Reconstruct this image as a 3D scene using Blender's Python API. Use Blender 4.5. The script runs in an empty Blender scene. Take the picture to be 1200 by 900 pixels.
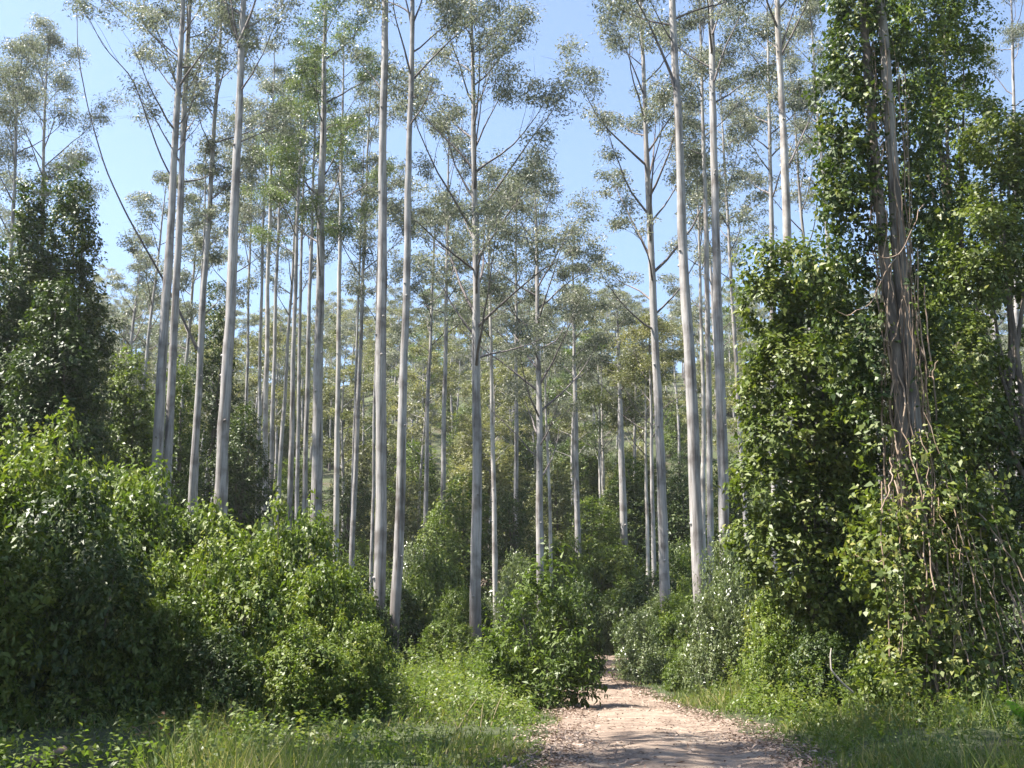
import bpy, math, random
import numpy as np
from mathutils import Vector

# ------------------------------------------------------------------ camera, sky, sun, exposure
sc = bpy.context.scene
C = sc.collection
W0, H0, F0 = 1200.0, 900.0, 1180.0          # photograph size and focal length in its pixels
PITCH = math.radians(14.5)
CAM_H = 1.6
cam_d = bpy.data.cameras.new('camera')
cam = bpy.data.objects.new('camera', cam_d); C.objects.link(cam)
cam_d.sensor_width = 36.0
cam_d.lens = 36.0 * F0 / W0
cam_d.clip_start = 0.1
cam_d.clip_end = 6000
cam.location = (0, 0, CAM_H)
cam.rotation_euler = (math.radians(90) + PITCH, 0, 0)
sc.camera = cam

SUN_EL = math.radians(60)
SUN_AZ = math.radians(-96)                   # from +Y towards +X: the sun stands to the left
sun_dir = Vector((math.sin(SUN_AZ) * math.cos(SUN_EL), math.cos(SUN_AZ) * math.cos(SUN_EL), math.sin(SUN_EL)))
world = bpy.data.worlds.new('World'); sc.world = world
world.use_nodes = True
wn = world.node_tree
bg = wn.nodes['Background']
sky = wn.nodes.new('ShaderNodeTexSky')
sky.sky_type = 'NISHITA'
sky.sun_disc = False
sky.sun_elevation = SUN_EL
sky.sun_rotation = SUN_AZ
sky.air_density = 1.0
sky.dust_density = 0.6
sky.ozone_density = 2.0
wn.links.new(sky.outputs[0], bg.inputs[0])
bg.inputs[1].default_value = 0.075
sun_d = bpy.data.lights.new('sun', 'SUN')
sun_d.energy = 5.0
sun_d.angle = math.radians(0.53)
sun_d.color = (1.0, 0.94, 0.84)
sun = bpy.data.objects.new('sun', sun_d); C.objects.link(sun)
sun.rotation_euler = (-sun_dir).to_track_quat('-Z', 'Y').to_euler()
sun.location = sun_dir * 100
sc.view_settings.view_transform = 'Standard'
sc.view_settings.look = 'None'
sc.view_settings.exposure = 2.0
sc.view_settings.gamma = 1.0
cy = sc.cycles
cy.max_bounces = 7; cy.diffuse_bounces = 4; cy.glossy_bounces = 2; cy.transmission_bounces = 5
cy.transparent_max_bounces = 4; cy.volume_bounces = 1
cy.use_denoising = True
cy.sample_clamp_indirect = 6.0

# ------------------------------------------------------------------ helpers
def ss(a, b, x):
    t = np.clip((np.asarray(x, float) - a) / (b - a), 0, 1)
    return t * t * (3 - 2 * t)

TRK = np.array([[-30, -1.0, 1.9], [0, 1.1, 1.85], [14.3, 2.2, 1.85], [21.6, 2.7, 1.8], [29, 2.85, 1.4], [38, 2.75, 1.0],
                [46, 3.7, 0.95], [54, 5.0, 1.0], [62, 5.0, 1.1], [70, 3.0, 1.1], [78, -0.5, 1.1], [90, -6, 1.1]])
def track_x(y): return np.interp(y, TRK[:, 0], TRK[:, 1])
def track_w(y): return np.interp(y, TRK[:, 0], TRK[:, 2])

def ground_z(x, y):
    x = np.asarray(x, float); y = np.asarray(y, float)
    z = 0.85 * ss(24, 54, y) + 1.0 * ss(54, 80, y)
    off = np.abs(x - track_x(np.clip(y, -30, 90))) - 2.6
    n = (0.13 * np.sin(x * 0.9 + 1.3) * np.cos(y * 0.7) + 0.10 * np.sin(x * 0.37 - y * 0.41) + 0.05 * np.sin(x * 2.1 + y * 1.7))
    z = z + n * ss(0, 3, off)
    z = z + 2.0 * ss(7, 26, -x) + 1.2 * ss(6, 18, x - 2)
    far = ss(62, 90, y)
    hill = 64 * (0.55 * ss(58, 245, y) + 0.45 * np.clip((y - 62) / 178, 0, 1)) * (0.92 + 0.10 * np.sin(x * 0.021 + 0.6) + 0.05 * np.sin(x * 0.055 + 2)) + far * 1.2 * np.sin(x * 0.11) * np.cos(y * 0.09)
    z = z + hill + 22 * ss(30, 150, -x) * ss(10, 90, y) + 16 * ss(40, 170, x) * ss(10, 90, y)
    return z

def gz(x, y): return float(ground_z(x, y))

cp, sp = math.cos(PITCH), math.sin(PITCH)
def at(px, py, Y):
    """world X, Z of the point seen at pixel (px, py) at depth Y"""
    u = (px - W0 / 2) / F0; v = (H0 / 2 - py) / F0
    k = Y / (cp - sp * v)
    return u * k, CAM_H + (sp + cp * v) * k

def rot_to(d):
    d = d / np.linalg.norm(d)
    a = np.array([0, 0, 1.0]) if abs(d[2]) < 0.9 else np.array([1.0, 0, 0])
    u = np.cross(a, d); u /= np.linalg.norm(u)
    return u, np.cross(d, u)

class MB:
    def __init__(s): s.v = []; s.q = []; s.n = 0; s.t = []; s.fan = []
    def tube(s, path, rad, sides=6, cap=True, rough=0.0, rng=None):
        path = np.asarray(path, float); n = len(path)
        rad = np.broadcast_to(np.asarray(rad, float), (n,))
        tan = np.gradient(path, axis=0)
        ang = np.linspace(0, 2 * np.pi, sides, endpoint=False)
        u, _ = rot_to(tan[0])
        rings = []
        for i in range(n):
            d = tan[i] / (np.linalg.norm(tan[i]) + 1e-9)
            u = u - d * u.dot(d); u /= (np.linalg.norm(u) + 1e-9)
            w = np.cross(d, u)
            r = np.full(sides, rad[i])
            if rough and rng is not None: r = r * (1 + rough * rng.standard_normal(sides))
            rings.append(path[i] + (np.cos(ang) * r)[:, None] * u + (np.sin(ang) * r)[:, None] * w)
        base = s.n
        s.v.append(np.concatenate(rings)); s.n += n * sides
        i = np.arange(n - 1)[:, None] * sides; j = np.arange(sides)[None, :]; j2 = (j + 1) % sides
        f = np.stack([base + i + j, base + i + j2, base + i + sides + j2, base + i + sides + j], -1).reshape(-1, 4)
        s.q.append(f); s.t.append(np.zeros(len(f)))
        return s
    def quads(s, v, q, t=None):
        s.v.append(v); s.q.append(q + s.n); s.n += len(v)
        s.t.append(np.zeros(len(q)) if t is None else t)
        return s
    def leaves(s, c, d, nrm, L, Wd, tint, droop=0.12):
        d = d / (np.linalg.norm(d, axis=1, keepdims=True) + 1e-9)
        side = np.cross(d, nrm); side /= (np.linalg.norm(side, axis=1, keepdims=True) + 1e-9)
        up = np.cross(side, d)
        L = np.asarray(L)[:, None]; Wd = np.asarray(Wd)[:, None]
        v = np.empty((len(c), 4, 3))
        v[:, 0] = c
        v[:, 1] = c + d * L * 0.42 + side * Wd * 0.5 + up * Wd * 0.12
        v[:, 2] = c + d * L - up * L * droop
        v[:, 3] = c + d * L * 0.42 - side * Wd * 0.5 + up * Wd * 0.12
        q = np.arange(len(c) * 4).reshape(-1, 4)
        return s.quads(v.reshape(-1, 3), q, tint)
    def mesh(s, name, mat, smooth=False):
        v = np.concatenate(s.v).astype(np.float32); q = np.concatenate(s.q).astype(np.int32); t = np.concatenate(s.t).astype(np.float32)
        me = bpy.data.meshes.new(name)
        me.vertices.add(len(v)); me.vertices.foreach_set('co', v.ravel())
        me.loops.add(q.size); me.loops.foreach_set('vertex_index', q.ravel())
        me.polygons.add(len(q)); me.polygons.foreach_set('loop_start', np.arange(0, q.size, 4, dtype=np.int32))
        a = me.attributes.new('tint', 'FLOAT', 'FACE'); a.data.foreach_set('value', t)
        me.update(calc_edges=True)
        if smooth: me.polygons.foreach_set('use_smooth', np.ones(len(q), bool))
        me.materials.append(mat)
        return me
    def build(s, name, mat, parent=None, smooth=False):
        return obj(name, s.mesh(name, mat, smooth), parent)

def obj(name, me, parent=None):
    o = bpy.data.objects.new(name, me); C.objects.link(o)
    if parent is not None: o.parent = parent
    return o
def tag(o, label, cat, group=None):
    o['label'] = label; o['category'] = cat
    if group: o['group'] = group
    return o
def thing(name, label, cat, loc, group=None, rz=0.0):
    o = bpy.data.objects.new(name, None); C.objects.link(o)
    o.location = loc; o.rotation_euler = (0, 0, rz); o.empty_display_size = 0.3
    return tag(o, label, cat, group)
def dup(root, loc, rz, scale, label=None, group=None, tilt=(0, 0)):
    r = root.copy(); C.objects.link(r); r.location = loc; r.rotation_euler = (tilt[0], tilt[1], rz); r.scale = scale
    if label: r['label'] = label
    if group: r['group'] = group
    for ch in list(root.children):
        c = ch.copy(); C.objects.link(c); c.parent = r
    return r

# ------------------------------------------------------------------ materials
def newmat(name):
    m = bpy.data.materials.new(name); m.use_nodes = True
    nt = m.node_tree; b = nt.nodes['Principled BSDF']; o = nt.nodes['Material Output']
    return m, nt, b, o
def node(nt, t, **k):
    n = nt.nodes.new(t)
    for a, v in k.items(): setattr(n, a, v)
    return n
def ramp(nt, stops):
    r = nt.nodes.new('ShaderNodeValToRGB')
    e = r.color_ramp.elements
    while len(e) < len(stops): e.new(0.5)
    for i, (p, c) in enumerate(stops): e[i].position = p; e[i].color = (*c, 1)
    return r
def leaf_mat(name, stops, rough=0.42, trans=0.32, tcol=(1.15, 1.25, 0.55), spec=0.5):
    """tint (0..1 per leaf) picks the leaf colour; some light passes through the blade"""
    m, nt, b, o = newmat(name)
    a = node(nt, 'ShaderNodeAttribute', attribute_name='tint')
    oi = node(nt, 'ShaderNodeObjectInfo')
    mm = node(nt, 'ShaderNodeMath', operation='MULTIPLY_ADD'); mm.inputs[1].default_value = 0.24; mm.inputs[2].default_value = -0.12
    nt.links.new(oi.outputs['Random'], mm.inputs[0])
    ad = node(nt, 'ShaderNodeMath', operation='ADD'); nt.links.new(a.outputs['Fac'], ad.inputs[0]); nt.links.new(mm.outputs[0], ad.inputs[1])
    r = ramp(nt, stops); nt.links.new(ad.outputs[0], r.inputs[0])
    nt.links.new(r.outputs[0], b.inputs['Base Color'])
    b.inputs['Roughness'].default_value = rough
    b.inputs['Specular IOR Level'].default_value = spec
    tr = node(nt, 'ShaderNodeBsdfTranslucent')
    mx = node(nt, 'ShaderNodeMix', data_type='RGBA', blend_type='MULTIPLY'); mx.inputs[0].default_value = 1
    nt.links.new(r.outputs[0], mx.inputs[6]); mx.inputs[7].default_value = (*tcol, 1)
    nt.links.new(mx.outputs[2], tr.inputs[0])
    ms = node(nt, 'ShaderNodeMixShader'); ms.inputs[0].default_value = trans
    nt.links.new(b.outputs[0], ms.inputs[1]); nt.links.new(tr.outputs[0], ms.inputs[2])
    nt.links.new(ms.outputs[0], o.inputs['Surface'])
    return m
def bark_mat(name, stops, sz=0.25, sxy=5.0, bump=0.25, rough=0.75, dark_base=None):
    m, nt, b, o = newmat(name)
    tc = node(nt, 'ShaderNodeTexCoord'); mp = node(nt, 'ShaderNodeMapping')
    oi = node(nt, 'ShaderNodeObjectInfo')
    mul = node(nt, 'ShaderNodeMath', operation='MULTIPLY'); mul.inputs[1].default_value = 57.0
    nt.links.new(oi.outputs['Random'], mul.inputs[0])
    nt.links.new(tc.outputs['Object'], mp.inputs['Vector']); mp.inputs['Scale'].default_value = (sxy, sxy, sz)
    n1 = node(nt, 'ShaderNodeTexNoise', noise_dimensions='4D'); n1.inputs['Scale'].default_value = 1.6; n1.inputs['Detail'].default_value = 6; n1.inputs['Roughness'].default_value = 0.62
    nt.links.new(mp.outputs[0], n1.inputs['Vector']); nt.links.new(mul.outputs[0], n1.inputs['W'])
    r = ramp(nt, stops); nt.links.new(n1.outputs[0], r.inputs[0])
    n2 = node(nt, 'ShaderNodeTexNoise', noise_dimensions='4D'); n2.inputs['Scale'].default_value = 1.3; n2.inputs['Detail'].default_value = 4
    nt.links.new(tc.outputs['Object'], n2.inputs['Vector']); nt.links.new(mul.outputs[0], n2.inputs['W'])
    mx = node(nt, 'ShaderNodeMix', data_type='RGBA', blend_type='MULTIPLY')
    r2 = ramp(nt, [(0.36, (0.42, 0.38, 0.36)), (0.5, (0.95, 0.95, 0.95)), (0.62, (1.1, 1.08, 1.05))]); nt.links.new(n2.outputs[0], r2.inputs[0])
    mx.inputs[0].default_value = 0.8
    nt.links.new(r.outputs[0], mx.inputs[6]); nt.links.new(r2.outputs[0], mx.inputs[7])
    col = mx.outputs[2]
    if dark_base:                                  # the rough old bark these gums keep on the lowest metres
        sep = node(nt, 'ShaderNodeSeparateXYZ'); nt.links.new(tc.outputs['Object'], sep.inputs[0])
        ma = node(nt, 'ShaderNodeMath', operation='MULTIPLY_ADD'); ma.inputs[1].default_value = -0.16; ma.inputs[2].default_value = 0.55
        nt.links.new(sep.outputs['Z'], ma.inputs[0])
        ad = node(nt, 'ShaderNodeMath', operation='ADD', use_clamp=True); nt.links.new(ma.outputs[0], ad.inputs[0]); nt.links.new(n2.outputs[0], ad.inputs[1])
        rr = ramp(nt, [(0.45, (0, 0, 0)), (0.85, (1, 1, 1))]); nt.links.new(ad.outputs[0], rr.inputs[0])
        m3 = node(nt, 'ShaderNodeMix', data_type='RGBA'); nt.links.new(rr.outputs[0], m3.inputs[0])
        nt.links.new(col, m3.inputs[6]); m3.inputs[7].default_value = (*dark_base, 1)
        col = m3.outputs[2]
    nt.links.new(col, b.inputs['Base Color'])
    b.inputs['Roughness'].default_value = rough; b.inputs['Specular IOR Level'].default_value = 0.25
    bp = node(nt, 'ShaderNodeBump'); bp.inputs['Strength'].default_value = bump; bp.inputs['Distance'].default_value = 0.05
    nt.links.new(n1.outputs[0], bp.inputs['Height']); nt.links.new(bp.outputs[0], b.inputs['Normal'])
    return m

M = {}
M['gum_bark'] = bark_mat('gum_bark', [(0.33, (0.095, 0.082, 0.074)), (0.43, (0.22, 0.205, 0.20)), (0.55, (0.345, 0.33, 0.325)), (0.64, (0.22, 0.195, 0.18)), (0.74, (0.43, 0.405, 0.39))], dark_base=(0.11, 0.092, 0.085))
M['pale_bark'] = bark_mat('pale_bark', [(0.30, (0.22, 0.19, 0.17)), (0.5, (0.38, 0.355, 0.335)), (0.7, (0.48, 0.455, 0.43))])
M['limb_bark'] = bark_mat('limb_bark', [(0.3, (0.075, 0.064, 0.064)), (0.5, (0.14, 0.12, 0.12)), (0.7, (0.22, 0.195, 0.195))], sz=1.2)
M['dark_bark'] = bark_mat('dark_bark', [(0.3, (0.05, 0.042, 0.036)), (0.5, (0.12, 0.10, 0.085)), (0.7, (0.20, 0.17, 0.15))], sz=0.9, bump=0.5)
M['grey_bark'] = bark_mat('grey_bark', [(0.3, (0.08, 0.07, 0.062)), (0.48, (0.17, 0.155, 0.14)), (0.7, (0.29, 0.265, 0.24))], sz=0.7, sxy=13, bump=0.9)
M['vine_bark'] = bark_mat('vine_bark', [(0.3, (0.13, 0.085, 0.06)), (0.5, (0.26, 0.19, 0.14)), (0.7, (0.38, 0.30, 0.24))], sz=1.5)
M['dead_wood'] = bark_mat('dead_wood', [(0.3, (0.2, 0.17, 0.14)), (0.5, (0.33, 0.29, 0.25)), (0.7, (0.45, 0.41, 0.36))], sz=1.5)
M['gum_leaf'] = leaf_mat('gum_leaf', [(0.0, (0.085, 0.10, 0.07)), (0.45, (0.165, 0.18, 0.13)), (0.8, (0.245, 0.25, 0.205)), (1.0, (0.30, 0.29, 0.245))], rough=0.48, trans=0.40, tcol=(0.95, 1.03, 0.78))
M['green_gum_leaf'] = leaf_mat('green_gum_leaf', [(0.0, (0.06, 0.09, 0.038)), (0.5, (0.11, 0.15, 0.062)), (1.0, (0.18, 0.205, 0.10))], rough=0.4, trans=0.35)
M['olive_gum_leaf'] = leaf_mat('olive_gum_leaf', [(0.0, (0.08, 0.10, 0.045)), (0.5, (0.16, 0.17, 0.08)), (1.0, (0.26, 0.245, 0.13))], rough=0.5, trans=0.38, tcol=(1.1, 1.15, 0.6))
M['shrub_leaf'] = leaf_mat('shrub_leaf', [(0.0, (0.032, 0.058, 0.010)), (0.45, (0.095, 0.14, 0.022)), (0.8, (0.15, 0.185, 0.032)), (1.0, (0.20, 0.20, 0.042))], rough=0.5, trans=0.34, spec=0.4)
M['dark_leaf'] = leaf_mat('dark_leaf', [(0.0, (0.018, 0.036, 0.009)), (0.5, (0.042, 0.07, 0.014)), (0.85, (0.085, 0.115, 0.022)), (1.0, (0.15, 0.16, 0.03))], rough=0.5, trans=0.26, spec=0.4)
M['pale_leaf'] = leaf_mat('pale_leaf', [(0.0, (0.065, 0.09, 0.035)), (0.5, (0.125, 0.16, 0.065)), (1.0, (0.22, 0.24, 0.13))], rough=0.36, trans=0.28)
M['vine_leaf'] = leaf_mat('vine_leaf', [(0.0, (0.03, 0.052, 0.010)), (0.4, (0.085, 0.12, 0.022)), (0.8, (0.14, 0.165, 0.036)), (1.0, (0.20, 0.19, 0.05))], rough=0.48, trans=0.32, spec=0.42)
M['grass'] = leaf_mat('grass', [(0.0, (0.05, 0.085, 0.018)), (0.5, (0.105, 0.15, 0.03)), (0.85, (0.17, 0.19, 0.05)), (1.0, (0.34, 0.29, 0.14))], rough=0.55, trans=0.45)
M['weed_leaf'] = leaf_mat('weed_leaf', [(0.0, (0.06, 0.10, 0.02)), (0.5, (0.10, 0.145, 0.03)), (1.0, (0.16, 0.18, 0.042))], rough=0.45, trans=0.45)
M['straw'] = leaf_mat('straw', [(0.0, (0.35, 0.28, 0.16)), (1.0, (0.55, 0.47, 0.3))], rough=0.6, trans=0.2, tcol=(1, 1, 0.8))
M['litter'] = leaf_mat('litter', [(0.0, (0.10, 0.06, 0.045)), (0.5, (0.23, 0.165, 0.13)), (1.0, (0.38, 0.30, 0.245))], rough=0.6, trans=0.05, tcol=(1, 0.9, 0.7))
M['red_leaf'] = leaf_mat('red_leaf', [(0.0, (0.12, 0.16, 0.03)), (0.5, (0.26, 0.24, 0.06)), (1.0, (0.32, 0.14, 0.07))], rough=0.35, trans=0.35)
M['broad_leaf'] = leaf_mat('broad_leaf', [(0.0, (0.05, 0.13, 0.02)), (1.0, (0.09, 0.2, 0.03))], rough=0.35, trans=0.4)

def ground_mats():
    m, nt, b, o = newmat('forest_soil')
    tc = node(nt, 'ShaderNodeTexCoord')
    n1 = node(nt, 'ShaderNodeTexNoise'); n1.inputs['Scale'].default_value = 0.35; n1.inputs['Detail'].default_value = 8; n1.inputs['Roughness'].default_value = 0.7
    n2 = node(nt, 'ShaderNodeTexNoise'); n2.inputs['Scale'].default_value = 9; n2.inputs['Detail'].default_value = 6; n2.inputs['Roughness'].default_value = 0.7
    for n in (n1, n2): nt.links.new(tc.outputs['Object'], n.inputs['Vector'])
    r1 = ramp(nt, [(0.35, (0.055, 0.044, 0.026)), (0.5, (0.038, 0.052, 0.017)), (0.65, (0.058, 0.074, 0.023))]); nt.links.new(n1.outputs[0], r1.inputs[0])
    r2 = ramp(nt, [(0.3, (0.5, 0.5, 0.5)), (0.7, (1.35, 1.3, 1.2))]); nt.links.new(n2.outputs[0], r2.inputs[0])
    mx = node(nt, 'ShaderNodeMix', data_type='RGBA', blend_type='MULTIPLY'); mx.inputs[0].default_value = 1
    nt.links.new(r1.outputs[0], mx.inputs[6]); nt.links.new(r2.outputs[0], mx.inputs[7]); nt.links.new(mx.outputs[2], b.inputs['Base Color'])
    b.inputs['Roughness'].default_value = 0.95
    bp = node(nt, 'ShaderNodeBump'); bp.inputs['Strength'].default_value = 0.7; bp.inputs['Distance'].default_value = 0.075
    nt.links.new(n2.outputs[0], bp.inputs['Height']); nt.links.new(bp.outputs[0], b.inputs['Normal'])
    M['soil'] = m
    m, nt, b, o = newmat('packed_dirt')
    tc = node(nt, 'ShaderNodeTexCoord')
    n1 = node(nt, 'ShaderNodeTexNoise'); n1.inputs['Scale'].default_value = 0.8; n1.inputs['Detail'].default_value = 9; n1.inputs['Roughness'].default_value = 0.68
    n2 = node(nt, 'ShaderNodeTexNoise'); n2.inputs['Scale'].default_value = 26; n2.inputs['Detail'].default_value = 5; n2.inputs['Roughness'].default_value = 0.75
    n3 = node(nt, 'ShaderNodeTexNoise'); n3.inputs['Scale'].default_value = 3.3; n3.inputs['Detail'].default_value = 7; n3.inputs['Roughness'].default_value = 0.7
    for n in (n1, n2, n3): nt.links.new(tc.outputs['Object'], n.inputs['Vector'])
    r1 = ramp(nt, [(0.32, (0.16, 0.115, 0.088)), (0.5, (0.265, 0.20, 0.155)), (0.68, (0.36, 0.29, 0.228))]); nt.links.new(n1.outputs[0], r1.inputs[0])
    r3 = ramp(nt, [(0.36, (0.48, 0.42, 0.38)), (0.52, (1, 1, 1))]); nt.links.new(n3.outputs[0], r3.inputs[0])
    r2 = ramp(nt, [(0.3, (0.62, 0.6, 0.58)), (0.65, (1.15, 1.15, 1.15))]); nt.links.new(n2.outputs[0], r2.inputs[0])
    mx = node(nt, 'ShaderNodeMix', data_type='RGBA', blend_type='MULTIPLY'); mx.inputs[0].default_value = 1
    mx2 = node(nt, 'ShaderNodeMix', data_type='RGBA', blend_type='MULTIPLY'); mx2.inputs[0].default_value = 0.75
    nt.links.new(r1.outputs[0], mx.inputs[6]); nt.links.new(r2.outputs[0], mx.inputs[7])
    nt.links.new(mx.outputs[2], mx2.inputs[6]); nt.links.new(r3.outputs[0], mx2.inputs[7])
    nt.links.new(mx2.outputs[2], b.inputs['Base Color'])
    b.inputs['Roughness'].default_value = 0.95
    ad = node(nt, 'ShaderNodeMath', operation='ADD'); nt.links.new(n3.outputs[0], ad.inputs[0]); nt.links.new(n2.outputs[0], ad.inputs[1])
    bp = node(nt, 'ShaderNodeBump'); bp.inputs['Strength'].default_value = 0.8; bp.inputs['Distance'].default_value = 0.05
    nt.links.new(ad.outputs[0], bp.inputs['Height']); nt.links.new(bp.outputs[0], b.inputs['Normal'])
    M['dirt'] = m
ground_mats()

# ------------------------------------------------------------------ ground and track
def build_ground():
    xs = np.concatenate([np.linspace(-1500, -120, 24), np.arange(-100, -30, 5), np.arange(-30, 32, 0.9), np.arange(35, 101, 5), np.linspace(120, 1500, 24)])
    ys = np.concatenate([np.linspace(-1200, -60, 12), np.arange(-40, 2, 4), np.arange(4, 66, 0.8), np.arange(67, 130, 2.5), np.arange(132, 300, 7), np.linspace(310, 2500, 30)])
    X, Y = np.meshgrid(xs, ys)
    v = np.stack([X.ravel(), Y.ravel(), ground_z(X, Y).ravel()], 1)
    nx, ny = len(xs), len(ys)
    i = np.arange(ny - 1)[:, None] * nx; j = np.arange(nx - 1)[None, :]
    q = np.stack([i + j, i + j + 1, i + nx + j + 1, i + nx + j], -1).reshape(-1, 4)
    o = MB().quads(v, q).build('ground', M['soil'], smooth=True); o['kind'] = 'structure'
    ys = np.arange(-28, 84, 0.3); k = 13
    rng = np.random.default_rng(5)
    el = np.convolve(rng.normal(0, 0.28, len(ys) + 6), np.ones(7) / 7, 'valid') * 1.6
    er = np.convolve(rng.normal(0, 0.28, len(ys) + 6), np.ones(7) / 7, 'valid') * 1.6
    u = np.linspace(-1, 1, k)
    w = track_w(ys)[:, None]
    X = track_x(ys)[:, None] + u * w + np.where(u < 0, -u * el[:, None], u * er[:, None]) * 0.6
    Y = np.repeat(ys[:, None], k, 1)
    rut = 0.045 * np.exp(-((np.abs(u) - 0.48) / 0.16) ** 2)
    Z = ground_z(X, Y) + 0.065 - rut + 0.012 * np.sin(X * 3.1 + Y * 2.3) * np.sin(Y * 1.9) - 0.05 * (np.abs(u) > 0.95)
    v = np.stack([X.ravel(), Y.ravel(), Z.ravel()], 1)
    i = np.arange(len(ys) - 1)[:, None] * k; j = np.arange(k - 1)[None, :]
    q = np.stack([i + j, i + j + 1, i + k + j + 1, i + k + j], -1).reshape(-1, 4)
    o = MB().quads(v, q).build('dirt_track', M['dirt'], smooth=True); o['kind'] = 'structure'
build_ground()

# ------------------------------------------------------------------ gum trees
def nrm(a): return a / (np.linalg.norm(a, axis=-1, keepdims=True) + 1e-9)

def clump_leaves(mb, rng, centers, sizes, per, L, W, tlo=0.0, thi=1.0, droop=0.7):
    """hanging gum leaves gathered in flat, domed pads round the twig ends"""
    centers = np.asarray(centers); sizes = np.asarray(sizes)
    n = len(centers) * per
    idx = np.repeat(np.arange(len(centers)), per)
    p = nrm(rng.standard_normal((n, 3))) * rng.uniform(0, 1, (n, 1)) ** 0.45 * np.array([0.85, 0.85, 0.36])
    p[:, 2] -= 0.30 * (p[:, 0] ** 2 + p[:, 1] ** 2)
    c = centers[idx] + p * sizes[idx][:, None]
    d = rng.standard_normal((n, 3)); d[:, 2] = d[:, 2] * 0.5 - droop
    nn = rng.standard_normal((n, 3)) + np.array([0, 0, 0.5])
    base_t = rng.uniform(tlo, thi, len(centers))[idx]
    t = np.clip(base_t * 0.6 + rng.uniform(tlo, thi, n) * 0.4 + rng.normal(0, 0.06, n), 0, 1)
    mb.leaves(c, d, nn, L * rng.uniform(0.7, 1.3, n), W * rng.uniform(0.7, 1.25, n), t)

def limb_path(rng, p0, az, elev, length, n=7, upturn=0.5, wob=0.05):
    d = np.array([math.cos(az) * math.cos(elev), math.sin(az) * math.cos(elev), math.sin(elev)])
    pts = [np.array(p0, float)]
    step = length / (n - 1)
    for i in range(n - 1):
        d = d + np.array([0, 0, upturn / (n - 1)]) + rng.normal(0, wob, 3)
        d /= np.linalg.norm(d)
        pts.append(pts[-1] + d * step)
    return np.array(pts)

def make_limb(rng, path, r0, tips, tip_sizes, nsub=5, sub_len=0.45, leafy=True, r_end=0.008, sub_from=0.45, csize=1.0):
    mb = MB(); n_tip0 = len(tips)
    n = len(path); L = np.linalg.norm(np.diff(path, axis=0), axis=1).sum()
    rad = r0 + (r_end - r0) * np.linspace(0, 1, n) ** 0.8
    mb.tube(path, rad, 5)
    for k in range(nsub):
        f = sub_from + (1 - sub_from) * (k + rng.uniform(0.1, 0.9)) / nsub
        i = min(int(f * (n - 1)), n - 2); a = f * (n - 1) - i
        p = path[i] * (1 - a) + path[i + 1] * a
        d = nrm(path[i + 1] - path[i])
        az = math.atan2(d[1], d[0]) + rng.choice([-1, 1]) * rng.uniform(0.4, 1.2)
        el = math.asin(np.clip(d[2], -1, 1)) * 0.7 + rng.uniform(-0.15, 0.4)
        ln = L * sub_len * (1.15 - f * 0.7) * rng.uniform(0.6, 1.2)
        sp_ = limb_path(rng, p, az, el, ln, 5, 0.25, 0.12)
        mb.tube(sp_, np.linspace(max(r0 * (1 - f) * 0.45, 0.011), 0.005, 5), 3)
        if leafy:
            tips.append(sp_[-1]); tip_sizes.append(csize * rng.uniform(0.65, 1.1))
            if ln > 1.0: tips.append(sp_[3] + rng.normal(0, 0.2, 3)); tip_sizes.append(csize * rng.uniform(0.45, 0.85))
    if leafy:
        for p in tips[n_tip0:]:                       # branchlets that carry the leaves
            for _ in range(2):
                e = p + rng.normal(0, 1, 3) * np.array([.5, .5, .2]) * csize
                mb.tube([p, (p + e) / 2 + [0, 0, .06], e], [.008, .006, .003], 3)
    if leafy: tips.append(path[-1]); tip_sizes.append(csize * rng.uniform(0.7, 1.15))
    return mb

def trunk_mesh(rng, X_of, H, rmax, sides=12, name='trunk', mat=None, below=0.4, n=None, flare=0.5):
    n = n or max(14, int(H / 1.1))
    zs = np.concatenate([[-below, 0.0, 0.35, 0.9, 1.8], np.linspace(3, H, n)])
    path = np.stack([X_of(zs)[0], X_of(zs)[1], zs], 1)
    t = np.clip(zs / H, 0, 1)
    rad = rmax * (0.06 + 0.94 * (1 - t) ** 0.62) * (1 + flare * np.exp(-np.maximum(zs, 0) / 0.55))
    rad = rad * (1 + 0.035 * rng.standard_normal(len(zs)))
    mb = MB(); mb.tube(path, rad, sides, rough=0.025, rng=rng)
    for _ in range(int(H * 0.35)):              # old branch scars standing a little proud
        z = rng.uniform(2.5, H * 0.75); a = rng.uniform(0, 6.28); r = rmax * (0.06 + 0.94 * (1 - z / H) ** 0.62)
        c = np.array([X_of(np.array([z]))[0][0], X_of(np.array([z]))[1][0], z]); u = np.array([math.cos(a), math.sin(a), 0.35])
        mb.tube([c + u * r * 0.6, c + u * r * 1.18, c + u * r * 1.3], [r * 0.34, r * 0.26, r * 0.02], 5)
    return mb, path, rad

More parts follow.
